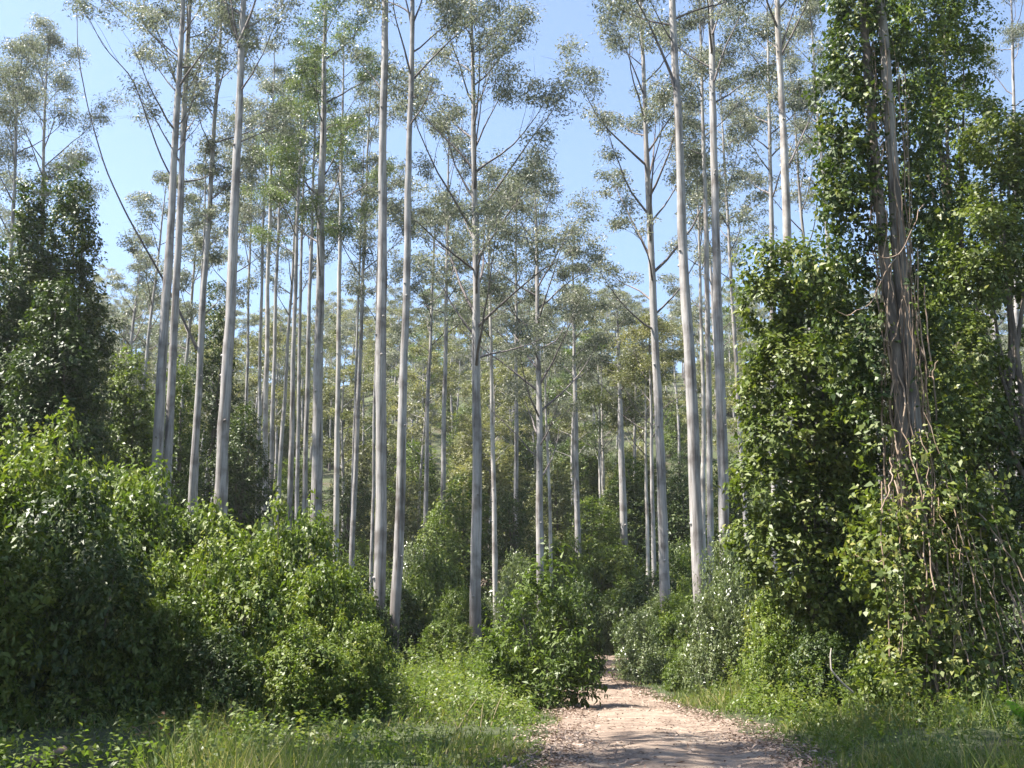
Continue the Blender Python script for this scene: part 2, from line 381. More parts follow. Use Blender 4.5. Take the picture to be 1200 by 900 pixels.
def gum(pts, w, Y, top, crown, half, label, seed, leaf='gum_leaf', limbs=16, per=72, L=0.18, Wd=0.055, bark='gum_bark', cat='tree',
        explicit=(), group=None, name='gum_tree', csize=1.0, lo_bare=0, bend=0.25):
    """pts: picture points down the stem, w: stem width there in picture pixels, top / crown: picture rows of the tip and the lowest limbs"""
    rng = np.random.default_rng(seed)
    P = sorted([at(px, py, Y)[::-1] for px, py in pts])
    zz = np.array([p[0] for p in P]); xx = np.array([p[1] for p in P])
    sl0 = (xx[1] - xx[0]) / (zz[1] - zz[0]); sl1 = (xx[-1] - xx[-2]) / (zz[-1] - zz[-2])
    g = gz(xx[0], Y)
    bx = xx[0] + sl0 * (g - zz[0]); g = gz(bx, Y)
    ztop = at(pts[-1][0], top, Y)[1]
    H = ztop - g
    xt = xx[-1] + sl1 * 0.7 * (ztop - zz[-1])
    kz = np.concatenate([[g - 1, g], zz, [ztop + 1e-3]]) if zz[-1] < ztop - 0.5 else np.concatenate([[g - 1, g], zz])
    kx = np.concatenate([[bx - sl0, bx], xx, [xt]]) if zz[-1] < ztop - 0.5 else np.concatenate([[bx - sl0, bx], xx])
    o = np.argsort(kz); kz, kx = kz[o], kx[o]
    ph = rng.uniform(0, 6.28, 4); yb = rng.normal(0, bend)
    def X_of(z):
        z = np.asarray(z, float)
        # a smooth line through the picture points
        x = sum(np.interp(z + g + dz, kz, kx) for dz in (-2.4, -1.2, 0, 1.2, 2.4)) / 5 - bx
        x = x + 0.018 * np.sin(z * 0.7 + ph[0]) + 0.008 * np.sin(z * 2.1 + ph[1])
        y = yb * (z / H) ** 2 * 2 + 0.05 * np.sin(z * 0.7 + ph[2])
        return x, y
    root = thing(name, label, cat, (bx, Y, g), group)
    zw = np.mean(zz) - g
    r = (0.45 if w > 9 else 0.40) * w * Y / F0
    rmax = r / (0.06 + 0.94 * max(0.05, 1 - zw / H) ** 0.62)
    mb, path, rad = trunk_mesh(rng, X_of, H, rmax)
    mb.build('trunk', M[bark], root, True)
    zc = at(pts[0][0], crown, Y)[1] - g
    R = half * Y / F0
    tips, sizes = [], []
    rz = lambda z: rmax * (0.06 + 0.94 * (1 - np.clip(z / H, 0, 1)) ** 0.62)
    az = rng.uniform(0, 6.28)
    for k in range(limbs):
        f = (k + rng.uniform(0.0, 0.9)) / limbs
        z = zc + (H - zc) * f * 0.97
        az += 2.4 + rng.normal(0, 0.35)
        x, y = X_of(np.array([z]))
        prof = (0.75 + 0.5 * math.sin(math.pi * min(1, f * 1.1))) * (1 - f) ** 0.55 + 0.12
        ln = R * prof * rng.uniform(0.7, 1.35) * 1.3
        el = rng.uniform(0.35, 0.85) + 0.3 * f
        p = limb_path(rng, (x[0], y[0], z), az, el, ln, 8, rng.uniform(0.1, 0.75), 0.085)
        leafy = k >= lo_bare
        lm = make_limb(rng, p, min(rz(z) * 0.5, 0.014 + 0.0105 * ln), tips, sizes, nsub=6 if leafy else 4, leafy=leafy, csize=csize)
        lm.build('limb', M['limb_bark'], root, True)
    x, y = X_of(np.array([H])); tips.append(np.array([x[0], y[0], H])); sizes.append(0.8 * csize)
    for e in explicit:                           # limbs whose course the photograph shows
        ep = np.array([[at(px, py, Y)[0] - bx, yoff, at(px, py, Y)[1] - g] for px, py, yoff in e['p']])
        tt = np.linspace(0, len(ep) - 1, 4 * len(ep)); i = np.arange(len(ep))
        sm = np.stack([np.interp(tt, i, ep[:, a]) for a in range(3)], 1)
        sm[1:-1] = (sm[:-2] + sm[1:-1] * 2 + sm[2:]) / 4
        lm = make_limb(rng, sm, e['r'], tips, sizes, nsub=e.get('n', 6), sub_len=e.get('s', 0.22), leafy=e.get('leaf', True), csize=csize * 0.8)
        lm.build('limb', M[e.get('m', 'limb_bark')], root, True)
    cb = MB(); clump_leaves(cb, rng, tips, np.array(sizes), per, L, Wd)
    cb.build('crown', M[leaf], root)
    return root

G = gum
G([(181, 590), (192, 380), (197, 300), (212, 0)], 11.5, 40, -140, 190, 70, 'straight pale gum with knobbly bark, leaning beside its slightly darker twin behind the thicket', 1, lo_bare=2)
G([(194, 590), (207, 300), (218, 0)], 9.5, 43, -190, 230, 75, 'tall grey gum with patchy peeling bark close behind the knobbly pale gum', 2, limbs=18, per=74,
  explicit=[dict(p=[(207, 220, 0), (190, 185, -.4), (165, 105, -1), (135, 75, -1.4), (115, 35, -1.6), (95, 0, -1.8)], r=0.05, n=7, s=.3),
            dict(p=[(210, 130, 0), (205, 95, .3), (190, 50, .4), (170, 10, .6), (165, -30, .7)], r=0.045, n=5, s=.3),
            dict(p=[(210, 75, 0), (180, 45, -.4), (140, 20, -.9), (115, -10, -1.1)], r=0.04, n=6, s=.3)])
G([(225, 592), (237, 380), (242, 300), (262, 0)], 8.5, 46, -60, 240, 70, 'slender gum with a long bare branch sweeping out and up over the sky gap', 3, limbs=14, per=74,
  explicit=[dict(p=[(231, 410, 0), (212, 365, -.4), (195, 330, -.7), (160, 265, -1.3), (138, 215, -1.6), (121, 150, -1.9), (111, 90, -2.1), (111, 40, -2.2), (116, -5, -2.3)], r=0.075, n=4, s=.16, leaf=False),
            dict(p=[(237, 370, 0), (245, 362, .1), (254, 352, .2), (262, 336, .2)], r=0.05, n=1, s=.2, leaf=False, m='dead_wood')])
G([(231, 590), (232, 500), (235, 420)], 5, 47, 170, 330, 35, 'thin young gum stem growing tight against a slender gum', 4, limbs=9, per=60, csize=.8)
G([(258, 592), (272, 300), (279, 100), (283, 0)], 12.5, 38, -190, 120, 85, 'stout clean gum forking high up, standing beside the slender gum with the sweeping branch', 5, limbs=13,
  explicit=[dict(p=[(280, 55, 0), (272, 20, .2), (268, -10, .3), (262, -60, .5)], r=0.07, n=5, s=.3), dict(p=[(280, 50, 0), (296, 22, -.3), (312, -15, -.6), (330, -50, -.9)], r=0.08, n=6, s=.3),
            dict(p=[(273, 170, 0), (300, 150, .5), (330, 135, .8)], r=0.04, n=4, s=.3)])
thin = 'gums crowded in the thin stand'
tl = 'thin grey gum stem in the crowded stand beyond the bright thicket'
for i, (a, w, Y, top, cr) in enumerate([([(288, 520), (292, 300)], 4.5, 76, 130, 330), ([(302, 580), (306, 350)], 5.5, 70, 100, 330), ([(317, 580), (323, 320)], 6, 66, 90, 300),
        ([(348, 590), (352, 330)], 5.5, 66, 60, 300), ([(357, 590), (362, 380)], 7, 62, 70, 320), ([(435, 690), (440, 420)], 4.5, 60, 180, 380), ([(411, 650), (417, 430)], 4.5, 72, 120, 360)]):
    G(a, w, Y, top, cr, 42, tl, 20 + i, group=thin, limbs=12, per=64, L=.22, Wd=.06, leaf='green_gum_leaf' if i in (2, 4) else 'gum_leaf')
G([(310, 580), (314, 330)], 7.5, 62, 50, 300, 45, 'pale smooth gum, brightest stem of the crowded stand behind the stout forked gum', 30, limbs=13, per=74, bark='pale_bark')
G([(340, 590), (345, 350)], 7.5, 60, 40, 300, 48, 'pale gum with bright green leaves on the near edge of the crowded stand', 31, limbs=14, per=81, leaf='green_gum_leaf')
G([(370, 620), (377, 240), (383, 0)], 10.5, 48, -60, 330, 70, 'dark-barked gum with fresh green foliage hanging low along its stem', 32, leaf='green_gum_leaf', limbs=22, per=66)
G([(393, 665), (399, 300)], 7.5, 56, 30, 290, 50, 'thin pale green-leaved gum between the dark-barked gum and the clean straight bole', 33, leaf='green_gum_leaf', limbs=15, per=74, bark='pale_bark')
G([(445, 745), (448, 300), (452, 0)], 12.8, 36, -330, -40, 95, 'tall smooth grey gum with a clean straight bole, beside the curve-footed gum', 6, limbs=14,
  explicit=[dict(p=[(447, 105, 0), (435, 85, .3), (418, 62, .6), (402, 40, .8)], r=0.045, n=3, s=.25)])
G([(461, 768), (464, 700), (469, 600), (477, 300), (484, 0)], 11.5, 35, -210, 160, 85, 'tall smooth grey gum with a curved foot rising from the weeds', 7, limbs=12, lo_bare=2,
  explicit=[dict(p=[(482, 95, 0), (505, 62, .4), (530, 30, .8), (560, 0, 1.2), (580, -20, 1.4)], r=0.05, n=6, s=.3), dict(p=[(483, 35, 0), (478, 10, -.2), (470, -15, -.4), (462, -50, -.6)], r=0.05, n=5, s=.3),
            dict(p=[(483, 30, 0), (494, 10, -.3), (502, -15, -.5), (512, -60, -.8)], r=0.05, n=5, s=.3)])
G([(499, 640), (500, 500), (505, 380)], 6, 70, 230, 420, 55, 'crooked pale gum deep in the forest behind the round green bushes', 34, limbs=14, per=74, L=.22, Wd=.06)
G([(557, 772), (559, 550), (558, 300), (553, 0)], 10.5, 42, -15, 440, 125, 'gum with a wide open crown of layered grey-green pads, standing clear in the middle', 8, limbs=30, per=88, csize=1.1)
G([(581, 700), (577, 500), (573, 300)], 6, 55, 190, 400, 48, 'slim white-stemmed gum next to the gum with the wide open crown', 35, bark='pale_bark', limbs=14, per=67)
G([(633, 672), (632, 480), (629, 300)], 8.5, 52, 185, 560, 85, 'gum with steep branches from low on its stem behind the dark bush by the track', 9, limbs=26, per=87, lo_bare=3)
G([(646, 668), (644, 580), (640, 480)], 4.5, 62, 360, 520, 45, 'small white-limbed gum with twisted pale branches beside the steep-branched gum', 36, bark='pale_bark', limbs=12, per=67)
for i, (a, Y) in enumerate([([(704, 680), (703, 560)], 86), ([(709, 682), (707, 560)], 88)]):
    G(a, 4.6, Y, 400, 540, 45, 'thin pale twin gum stem against the dark forest past the track bend', 37 + i, group='twin stems past the bend', limbs=12, per=81, L=.24, Wd=.07, bark='pale_bark', leaf='olive_gum_leaf')
G([(760, 722), (757, 560)], 5.5, 62, 430, 540, 50, 'slim white gum stem with olive foliage and bare side twigs near the dark-stemmed gum', 39, bark='pale_bark', limbs=14, per=87, leaf='olive_gum_leaf', lo_bare=4)
G([(767, 715), (764, 560)], 6.5, 60, 380, 520, 48, 'brown-grey gum stem touching the slim white one near the dark-stemmed gum', 40, limbs=14, per=81, leaf='olive_gum_leaf', lo_bare=3)
G([(779, 700), (777, 600), (763, 300), (750, 0)], 10.5, 46, -50, 400, 100, 'dark-stemmed gum leaning over the track with a tall airy crown of limbs', 10, limbs=26, per=94, bark='gum_bark', lo_bare=2)
G([(822, 755), (817, 600), (801, 300), (788, 0)], 14.5, 33, -330, 60, 85, 'thickest smooth gum rising beside the track behind the pale flowering shrub', 11, limbs=12,
  explicit=[dict(p=[(794, 118, 0), (786, 92, -.2), (772, 65, -.4), (755, 35, -.7), (735, 8, -1.0), (715, -15, -1.3)], r=0.085, n=6, s=.25),
            dict(p=[(791, 30, 0), (765, 20, .3), (740, 5, .6), (715, -12, .8)], r=0.05, n=5, s=.3)])
G([(849, 628), (846, 500), (840, 300), (835, 0)], 12.2, 37, -290, 130, 80, 'tall straight grey gum with ring scars next to the thickest gum', 12, limbs=13,
  explicit=[dict(p=[(837, 95, 0), (848, 60, -.3), (866, 25, -.6), (885, -15, -.9)], r=0.05, n=5, s=.3), dict(p=[(835, 40, 0), (845, 10, .2), (860, -30, .4)], r=0.05, n=4, s=.3)])
G([(833, 640), (829, 300), (822, 0)], 7.2, 44, -90, 180, 50, 'dark narrow gum pressed between the two tall gums beside the track', 13, limbs=14, per=67)
G([(824, 640), (824, 470), (818, 300)], 6, 50, 180, 330, 42, 'twisted gum with flaking white bark seen between two thick stems', 41, bark='pale_bark', limbs=12, per=67)
G([(931, 620), (924, 300), (917, 150), (910, 0)], 11.5, 36, -240, 90, 85, 'ringed pale gum rising behind the vine-draped bush', 14, limbs=14, bark='pale_bark',
  explicit=[dict(p=[(922, 200, 0), (945, 150, .5), (970, 100, 1), (1000, 40, 1.5)], r=0.045, n=7, s=.3), dict(p=[(914, 60, 0), (925, 25, -.3), (940, -20, -.6)], r=0.05, n=4, s=.3)])
G([(905, 420), (903, 280), (895, 0)], 6.5, 55, -40, 250, 70, 'dark slender gum partly hidden behind the ringed pale gum', 42, limbs=18, per=81)
for i, (x, Y, top, cr, hw, w, bl) in enumerate([
        (160, 66, 200, 420, 50, 5, 'grey-leaved gum under the long sweeping bare branch at the sky gap'), (210, 72, 215, 420, 50, 5, 'grey-leaved gum directly behind the pair of pale gums'),
        (330, 74, 150, 380, 50, 5, 'grey-leaved gum deep behind the crowded thin stand'), (418, 64, 70, 360, 60, 6, 'grey-leaved gum behind the clean straight bole, its stem half hidden'),
        (520, 66, 130, 400, 62, 6, 'grey-leaved gum between the curve-footed gum and the gum with the wide open crown'), (605, 74, 215, 420, 60, 5, 'grey-leaved gum between the white-stemmed gum and the steep-branched gum'),
        (675, 70, 290, 450, 36, 5, 'short grey-leaved gum at the low end of the sky gap over the track'), (728, 80, 345, 480, 40, 5, 'low grey-leaved gum under the lean of the dark-stemmed gum'),
        (868, 58, 60, 330, 55, 6, 'grey-leaved gum filling the gap between the ring-scarred gum and the ringed pale gum'), (960, 62, 40, 330, 60, 6, 'grey-leaved gum between the ringed pale gum and the vine tower'),
        (990, 52, -30, 260, 55, 7, 'tall grey-leaved gum brushing the leafy side of the vine tower'), (140, 84, 300, 450, 45, 5, 'small far gum low in the sky gap by the pointed rainforest tree'),
        (255, 70, 120, 380, 52, 6, 'grey-leaved gum directly behind the stout forked gum'), (845, 74, 200, 420, 60, 5, 'grey-leaved gum hidden behind the ring-scarred gum')]):
    G([(x, 520), (x + (600 - x) * 0.05, 300)], w, Y, top, cr, hw, bl, 50 + i, limbs=16, per=58, L=.23, Wd=.07)
G([(10, 400), (14, 150)], 6, 55, 40, 330, 60, 'grey gum with a spreading mauve-tinged crown above the dark rainforest trees', 70, limbs=18, per=114, csize=1.2)
G([(48, 400), (50, 150)], 6, 60, 25, 300, 65, 'broad pale-crowned gum over the vine-wrapped dark tree at the sky gap', 71, limbs=20, per=114, csize=1.2)
G([(-60, 400), (-50, 150)], 7, 55, 60, 330, 65, 'grey gum at the far end of the dark rainforest trees', 72, limbs=16, per=80, csize=1.2)
G([(1190, 300), (1186, 60)], 5.5, 60, -60, 160, 60, 'thin grey gum seen in the gap beside the vine tower', 73, limbs=14, per=81)
G([(1165, 420), (1160, 200)], 5, 70, 120, 400, 60, 'grey-leaved gum low in the gap beside the vine tower', 74, limbs=16, per=81)

# ------------------------------------------------------------------ leafy shrubs and broad-leaved trees
def shoots(mb, rng, pos, out, L, W, per=7, slen=0.34, tlo=0.0, thi=0.85, up=0.45, droop=0.18):
    """leaves set along short shoots that point out of the foliage"""
    n = len(pos)
    sd = nrm(out * 0.8 + np.array([0, 0, up]) + rng.normal(0, 0.45, (n, 3)))
    idx = np.repeat(np.arange(n), per); k = np.tile(np.arange(per), n)
    ln = slen * rng.uniform(0.6, 1.4, n)
    c = pos[idx] + sd[idx] * (ln[idx] * (k + 0.5) / per)[:, None]
    side = nrm(np.cross(sd[idx], rng.standard_normal((n * per, 3))))
    d = sd[idx] * rng.uniform(0.15, 0.8, (n * per, 1)) + side
    d[:, 2] -= 0.25
    nn = out[idx] * 0.55 + np.array([0, 0, 0.75]) + rng.normal(0, 0.38, (n * per, 3))
    base = rng.uniform(tlo, thi, n)[idx]
    pt = 0.16 * np.sin(pos[:, 0] * 1.7 + 2.1 * np.sin(pos[:, 2] * 1.1)) * np.sin(pos[:, 2] * 1.5 + pos[:, 1]) + 0.10 * np.sin(pos[:, 0] * 4.1 + pos[:, 2] * 3.3)
    base = base + pt[idx]
    t = np.clip(base * 0.65 + 0.35 * rng.uniform(tlo, thi, n * per) + 0.22 * (k / per) ** 2, 0, 1)
    big = np.exp(rng.normal(0, .22, n))[idx]
    mb.leaves(c, d, nn, L * big * rng.uniform(0.65, 1.25, n * per), W * big * rng.uniform(0.7, 1.2, n * per), t, droop)

def lobe_surface(rng, lobes, n, fill=0.12):
    """points and outward directions on the outer skin of a pile of lobes, a few inside"""
    c = lobes[:, :3]; r = lobes[:, 3:6]
    wgt = (r.prod(1)) ** (2 / 3); wgt = wgt / wgt.sum()
    P, O = [], []; ph = rng.uniform(0, 6.28, 4)
    got = 0
    while got < n:
        m = n * 2
        i = rng.choice(len(lobes), m, p=wgt)
        u = nrm(rng.standard_normal((m, 3)))
        p = c[i] + u * r[i] * (rng.uniform(0.80, 1.06, (m, 1)))
        q = ((p[:, None, :] - c[None]) / r[None]); inside = ((q ** 2).sum(2) < 0.62).any(1)
        hol = np.sin(p[:, 0] * 3.1 + 1.7 * np.sin(p[:, 2] * 2.3 + ph[0]) + ph[1]) * np.sin(p[:, 2] * 3.4 + p[:, 1] * 2.2 + ph[2]) + .5 * np.sin(p[:, 0] * 6.3 + p[:, 2] * 5.1 + p[:, 1] * 4 + ph[3])
        keep = (~inside | (rng.uniform(size=m) < fill)) & (p[:, 2] > 0.02) & ((hol > -0.28) | (rng.uniform(size=m) < .16))
        P.append(p[keep]); O.append(u[keep]); got += keep.sum()
    return np.concatenate(P)[:n], np.concatenate(O)[:n]

def foliage_thing(name, label, cat, seed, lobes, nsh, L, W, leaf, bark='dark_bark', trunk_r=0.06, H=None, group=None, per=7, slen=0.34, stems=4, tlo=0.0, thi=0.85, up=0.45, trunk=False, fill=0.3):
    rng = np.random.default_rng(seed)
    root = thing(name, label, cat, (0, 0, 0), group)
    H = H or (lobes[:, 2] + lobes[:, 5]).max()
    if trunk:
        ph = rng.uniform(0, 6.28, 2)
        xo = lambda z: (0.12 * np.sin(z * 0.5 + ph[0]) - 0.12 * np.sin(ph[0]), 0.1 * np.sin(z * 0.6 + ph[1]) - 0.1 * np.sin(ph[1]))
        mb, _, _ = trunk_mesh(rng, xo, H * 0.92, trunk_r, 8); mb.build('trunk', M[bark], root, True)
    order = rng.permutation(len(lobes))[:stems]
    for i in order:
        c = lobes[i, :3]
        z0 = 0.0 if not trunk else max(0.3, c[2] * 0.55)
        p0 = np.array([rng.normal(0, .08), rng.normal(0, .08), -0.15 if not trunk else z0])
        mid = (p0 + c) / 2 + rng.normal(0, 0.12, 3) + np.array([0, 0, 0.15 * c[2] if not trunk else -.1])
        t = np.linspace(0, 1, 7)[:, None]
        path = p0 * (1 - t) ** 2 + mid * 2 * t * (1 - t) + (c + np.array([0, 0, lobes[i, 5] * 0.7])) * t ** 2
        m2 = MB(); m2.tube(path, np.linspace(trunk_r * (0.55 if trunk else 1), 0.008, 7), 5); m2.build('limb' if trunk else 'stem', M[bark], root, True)
    P, O = lobe_surface(rng, lobes, nsh, fill)
    mb = MB(); shoots(mb, rng, P, O, L, W, per, slen, tlo, thi, up)
    mb.build('crown' if trunk else 'foliage', M[leaf], root)
    return root

def dome_lobes(seed, R, H, n, rl=(0.28, 0.5)):
    rng = np.random.default_rng(seed)
    out = []
    for k in range(n):
        a = rng.uniform(0, 6.28); t = rng.uniform(0, 1) ** 0.6
        r = R * rng.uniform(*rl)
        rad = (R - r * 0.8) * t
        z = H * rng.uniform(0.12, 0.85) * (1 - 0.45 * t * t)
        out.append([math.cos(a) * rad, math.sin(a) * rad, z, r, r * rng.uniform(.8, 1.1), r * rng.uniform(0.75, 1.1) * H / (1.6 * R)])
    for k in range(14):                                  # sprays that break the outline
        a = rng.uniform(0, 6.28); e = rng.uniform(0.1, 1.45); r = R * rng.uniform(.09, .17)
        q = rng.uniform(.92, 1.12)
        out.append([math.cos(a) * math.cos(e) * R * q, math.sin(a) * math.cos(e) * R * q, H * (.28 + .68 * math.sin(e) * q * .98), r, r, r * rng.uniform(.9, 1.7)])
    return np.array(out)
def tower_lobes(seed, R, H, n, z0=0.1, taper=0.5, rl=(0.35, 0.6)):
    rng = np.random.default_rng(seed)
    out = []
    for k in range(n):
        f = (k + rng.uniform(0, 1)) / n
        Rf = R * (1 - taper * f ** 1.6) * rng.uniform(0.75, 1.15)
        a = k * 2.4 + rng.normal(0, 0.5); r = R * rng.uniform(*rl) * (1 - 0.35 * f)
        out.append([math.cos(a) * max(Rf - r, 0), math.sin(a) * max(Rf - r, 0), H * (z0 + (0.98 - z0) * f) - r * 0.3, r, r, r * rng.uniform(0.8, 1.2)])
    return np.array(out)

_used = set()
def put(proto, x, y, s, rz, label, group=None, sz=None, dz=0.0, tilt=(0, 0)):
    loc = (x, y, gz(x, y) + dz); sc_ = (s, s, sz or s)
    if proto.name not in _used:
        _used.add(proto.name)
        proto.location = loc; proto.rotation_euler = (tilt[0], tilt[1], rz); proto.scale = sc_
        proto['label'] = label
        if group: proto['group'] = group
        elif 'group' in proto: del proto['group']
        return proto
    o = dup(proto, loc, rz, sc_, label, group, tilt)
    if not group and 'group' in o: del o['group']
    return o
def X_at(px, Y): return at(px, 640, Y)[0]

# thicket shrub prototypes: radius about 1.5, height about 3
SH = [foliage_thing('shrub', 'x', 'shrub', 100 + i, dome_lobes(100 + i, 1.6, 3.0, 17), 2600, 0.125, 0.068, 'shrub_leaf', trunk_r=0.04, stems=5) for i in range(3)]
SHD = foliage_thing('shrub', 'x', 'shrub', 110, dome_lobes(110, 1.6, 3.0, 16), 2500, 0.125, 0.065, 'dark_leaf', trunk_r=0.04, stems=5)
SHP = foliage_thing('shrub', 'x', 'shrub', 111, dome_lobes(111, 1.5, 2.8, 15, (.24, .42)), 1700, 0.12, 0.045, 'pale_leaf', trunk_r=0.035, stems=6, up=.6)

rr = random.Random(77)
def place_px(proto, px, top, half, Y, label, group=None, rz=None, R0=1.6, H0_=3.0):
    x = X_at(px, Y); g = gz(x, Y); zt = at(px, top, Y)[1]
    s = half * Y / F0 / R0
    return put(proto, x, Y, s, rr.uniform(0, 6.28) if rz is None else rz, label, group, sz=max(0.3, (zt - g) / H0_))

gL = 'shrubs of the tall thicket'
lab = 'broad glossy-leaved shrub massed in the tall thicket left of the weeds'
lab = 'big glossy-leaved shrub massed in the tall sunlit thicket below the pale gums'
for i, (px, top, half, Y) in enumerate([(180, 585, 72, 25.5), (265, 582, 72, 26), (335, 598, 62, 25), (60, 530, 80, 26), (130, 528, 78, 27), (225, 640, 62, 22), (300, 660, 60, 21.8)]):
    place_px(SH[i % 3], px, top, half, Y, lab, gL)
place_px(SH[1], 385, 655, 52, 23.5, 'rounded leafy shrub at the open end of the tall thicket beside the weeds')
place_px(SH[2], 418, 728, 42, 22, 'low leafy shrub spilling into the weeds at the end of the thicket')
place_px(SH[0], 372, 742, 50, 20.8, 'low shrub with reddish dry leaves at the foot of the sunlit thicket end')
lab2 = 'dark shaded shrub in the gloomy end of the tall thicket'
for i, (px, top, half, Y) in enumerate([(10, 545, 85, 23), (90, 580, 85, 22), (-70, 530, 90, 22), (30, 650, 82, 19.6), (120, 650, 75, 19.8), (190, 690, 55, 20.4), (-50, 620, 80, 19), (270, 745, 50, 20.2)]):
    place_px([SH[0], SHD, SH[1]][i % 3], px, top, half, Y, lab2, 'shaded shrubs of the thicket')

# bush standing by the track and its neighbours
place_px(SHD, 676, 685, 34, 34, 'dense dark shrub close behind the drooping bush at the track', R0=1.6)
place_px(SH[2], 592, 765, 28, 28.5, 'low leafy shrub at the weedy side of the drooping track bush')
place_px(SHP, 848, 640, 42, 31, 'pale grey-green flowering shrub in front of the thickest gum', R0=1.5, H0_=2.8)
place_px(SHP, 878, 670, 38, 30, 'pale shrub with open twiggy sprays at the foot of the vine-draped bush', R0=1.5, H0_=2.8)
place_px(SH[1], 797, 715, 36, 38, 'round pale-topped shrub on the grassy verge where the track narrows')
place_px(SHP, 748, 722, 30, 36, 'small pale shrub where the track bends out of sight', R0=1.5, H0_=2.8)
place_px(SHP, 826, 700, 34, 30, 'grey-green shrub hiding the foot of the thickest gum', R0=1.5, H0_=2.8)
place_px(SH[2], 796, 752, 24, 33, 'low bright shrub on the verge just before the thickest gum')
place_px(SHD, 950, 742, 38, 24.4, 'low dark shrub hiding the foot of the vine-draped bush')
place_px(SH[1], 902, 738, 34, 25.4, 'low leafy shrub at the outer foot of the vine-draped bush')
place_px(SHD, 1005, 765, 26, 22.5, 'small dark shrub in the hollow beside the vine mound')
place_px(SH[0], 912, 700, 44, 28, 'leafy green shrub tucked under the vine-draped bush')
place_px(SHD, 960, 660, 46, 27.5, 'dark shrub in the hollow between the vine-draped bush and the vine tower')

# middle distance undergrowth
for (px, top, half, Y) in [(712, 690, 34, 62), (735, 680, 30, 66), (690, 700, 28, 60), (515, 650, 36, 48), (545, 690, 30, 46), (492, 690, 30, 44), (525, 720, 28, 41), (590, 690, 30, 44), (655, 690, 32, 50), (610, 650, 36, 56), (478, 640, 34, 56), (705, 655, 36, 76), (735, 650, 34, 74), (800, 640, 34, 60), (795, 690, 26, 42), (660, 640, 34, 66)]:
    place_px(SH[int(px) % 3] if px % 2 else (SHP if px % 4 else SH[int(px) % 3]), px, top, half, Y, 'bright rounded shrub in the sunny clearing between the gums and the track bend', 'bright shrubs of the clearing')
gm = 'round shrubs under the gums'
rs = random.Random(9)
cnt = 0
while cnt < 135:
    Y = rs.uniform(34, 78); px = rs.uniform(120, 1000)
    x = X_at(px, Y)
    if abs(x - track_x(Y)) < track_w(Y) + 1.6: continue
    if 690 < px < 745 and Y < 54: continue
    if px > 430 and px < 690 and Y < 40: continue
    k = rs.random()
    p = SH[rs.randrange(3)] if k < 0.55 else (SHD if k < 0.8 else SHP)
    h = rs.uniform(0.55, 1.15) * (1.0 + max(0, Y - 45) / 45)
    s = h * rs.uniform(0.75, 1.15)
    l = {'shrub_leaf': 'round leafy green shrub in the undergrowth beneath the gums', 'dark_leaf': 'dark green shrub in the undergrowth beneath the gums', 'pale_leaf': 'pale grey-green shrub in the undergrowth beneath the gums'}[next(c for c in p.children if c.name.startswith('foliage')).data.materials[0].name]
    put(p, x, Y, s, rs.uniform(0, 6.28), l, gm, sz=h); cnt += 1

# broad-leaved rainforest trees
EVH = [foliage_thing('broad_leaved_tree', 'x', 'tree', 140 + i, tower_lobes(140 + i, 3.0, 12, 30, 0.1, 0.5), 2600, 0.24, 0.12, ['shrub_leaf', 'olive_gum_leaf'][i], trunk_r=0.16, stems=8, trunk=True, per=6, slen=.6) for i in range(2)]
EV = [foliage_thing('rainforest_tree', 'x', 'tree', 130 + i, tower_lobes(130 + i, 2.6, 12, 34, 0.12, 0.55), 3600, 0.17, 0.085, 'dark_leaf', trunk_r=0.16, stems=10, trunk=True, per=6, slen=.5) for i in range(3)]
def place_ev(i, px, top, half, Y, label, group=None, lean=0.0):
    return place_px(EV[i], px, top, half, Y, label, group, R0=2.6, H0_=12)
de = 'dark evergreen tree in the shade at the foot of the far hillside'
for i, (px, top, half, Y) in enumerate([(540, 560, 44, 66), (600, 575, 40, 64), (650, 545, 40, 74), (735, 560, 42, 84), (690, 585, 34, 80), (800, 560, 40, 72), (470, 555, 36, 76), (410, 560, 40, 74), (345, 540, 40, 84), (860, 540, 44, 64), (575, 520, 50, 90), (770, 540, 36, 92), (510, 600, 30, 60)]):
    place_px(EV[i % 3] if i % 2 else EVH[i % 4 // 2], px, top, half, Y, de if i % 2 else 'green broad-leaved tree at the foot of the far hillside', 'evergreens at the foot of the hillside', R0=2.6, H0_=12)

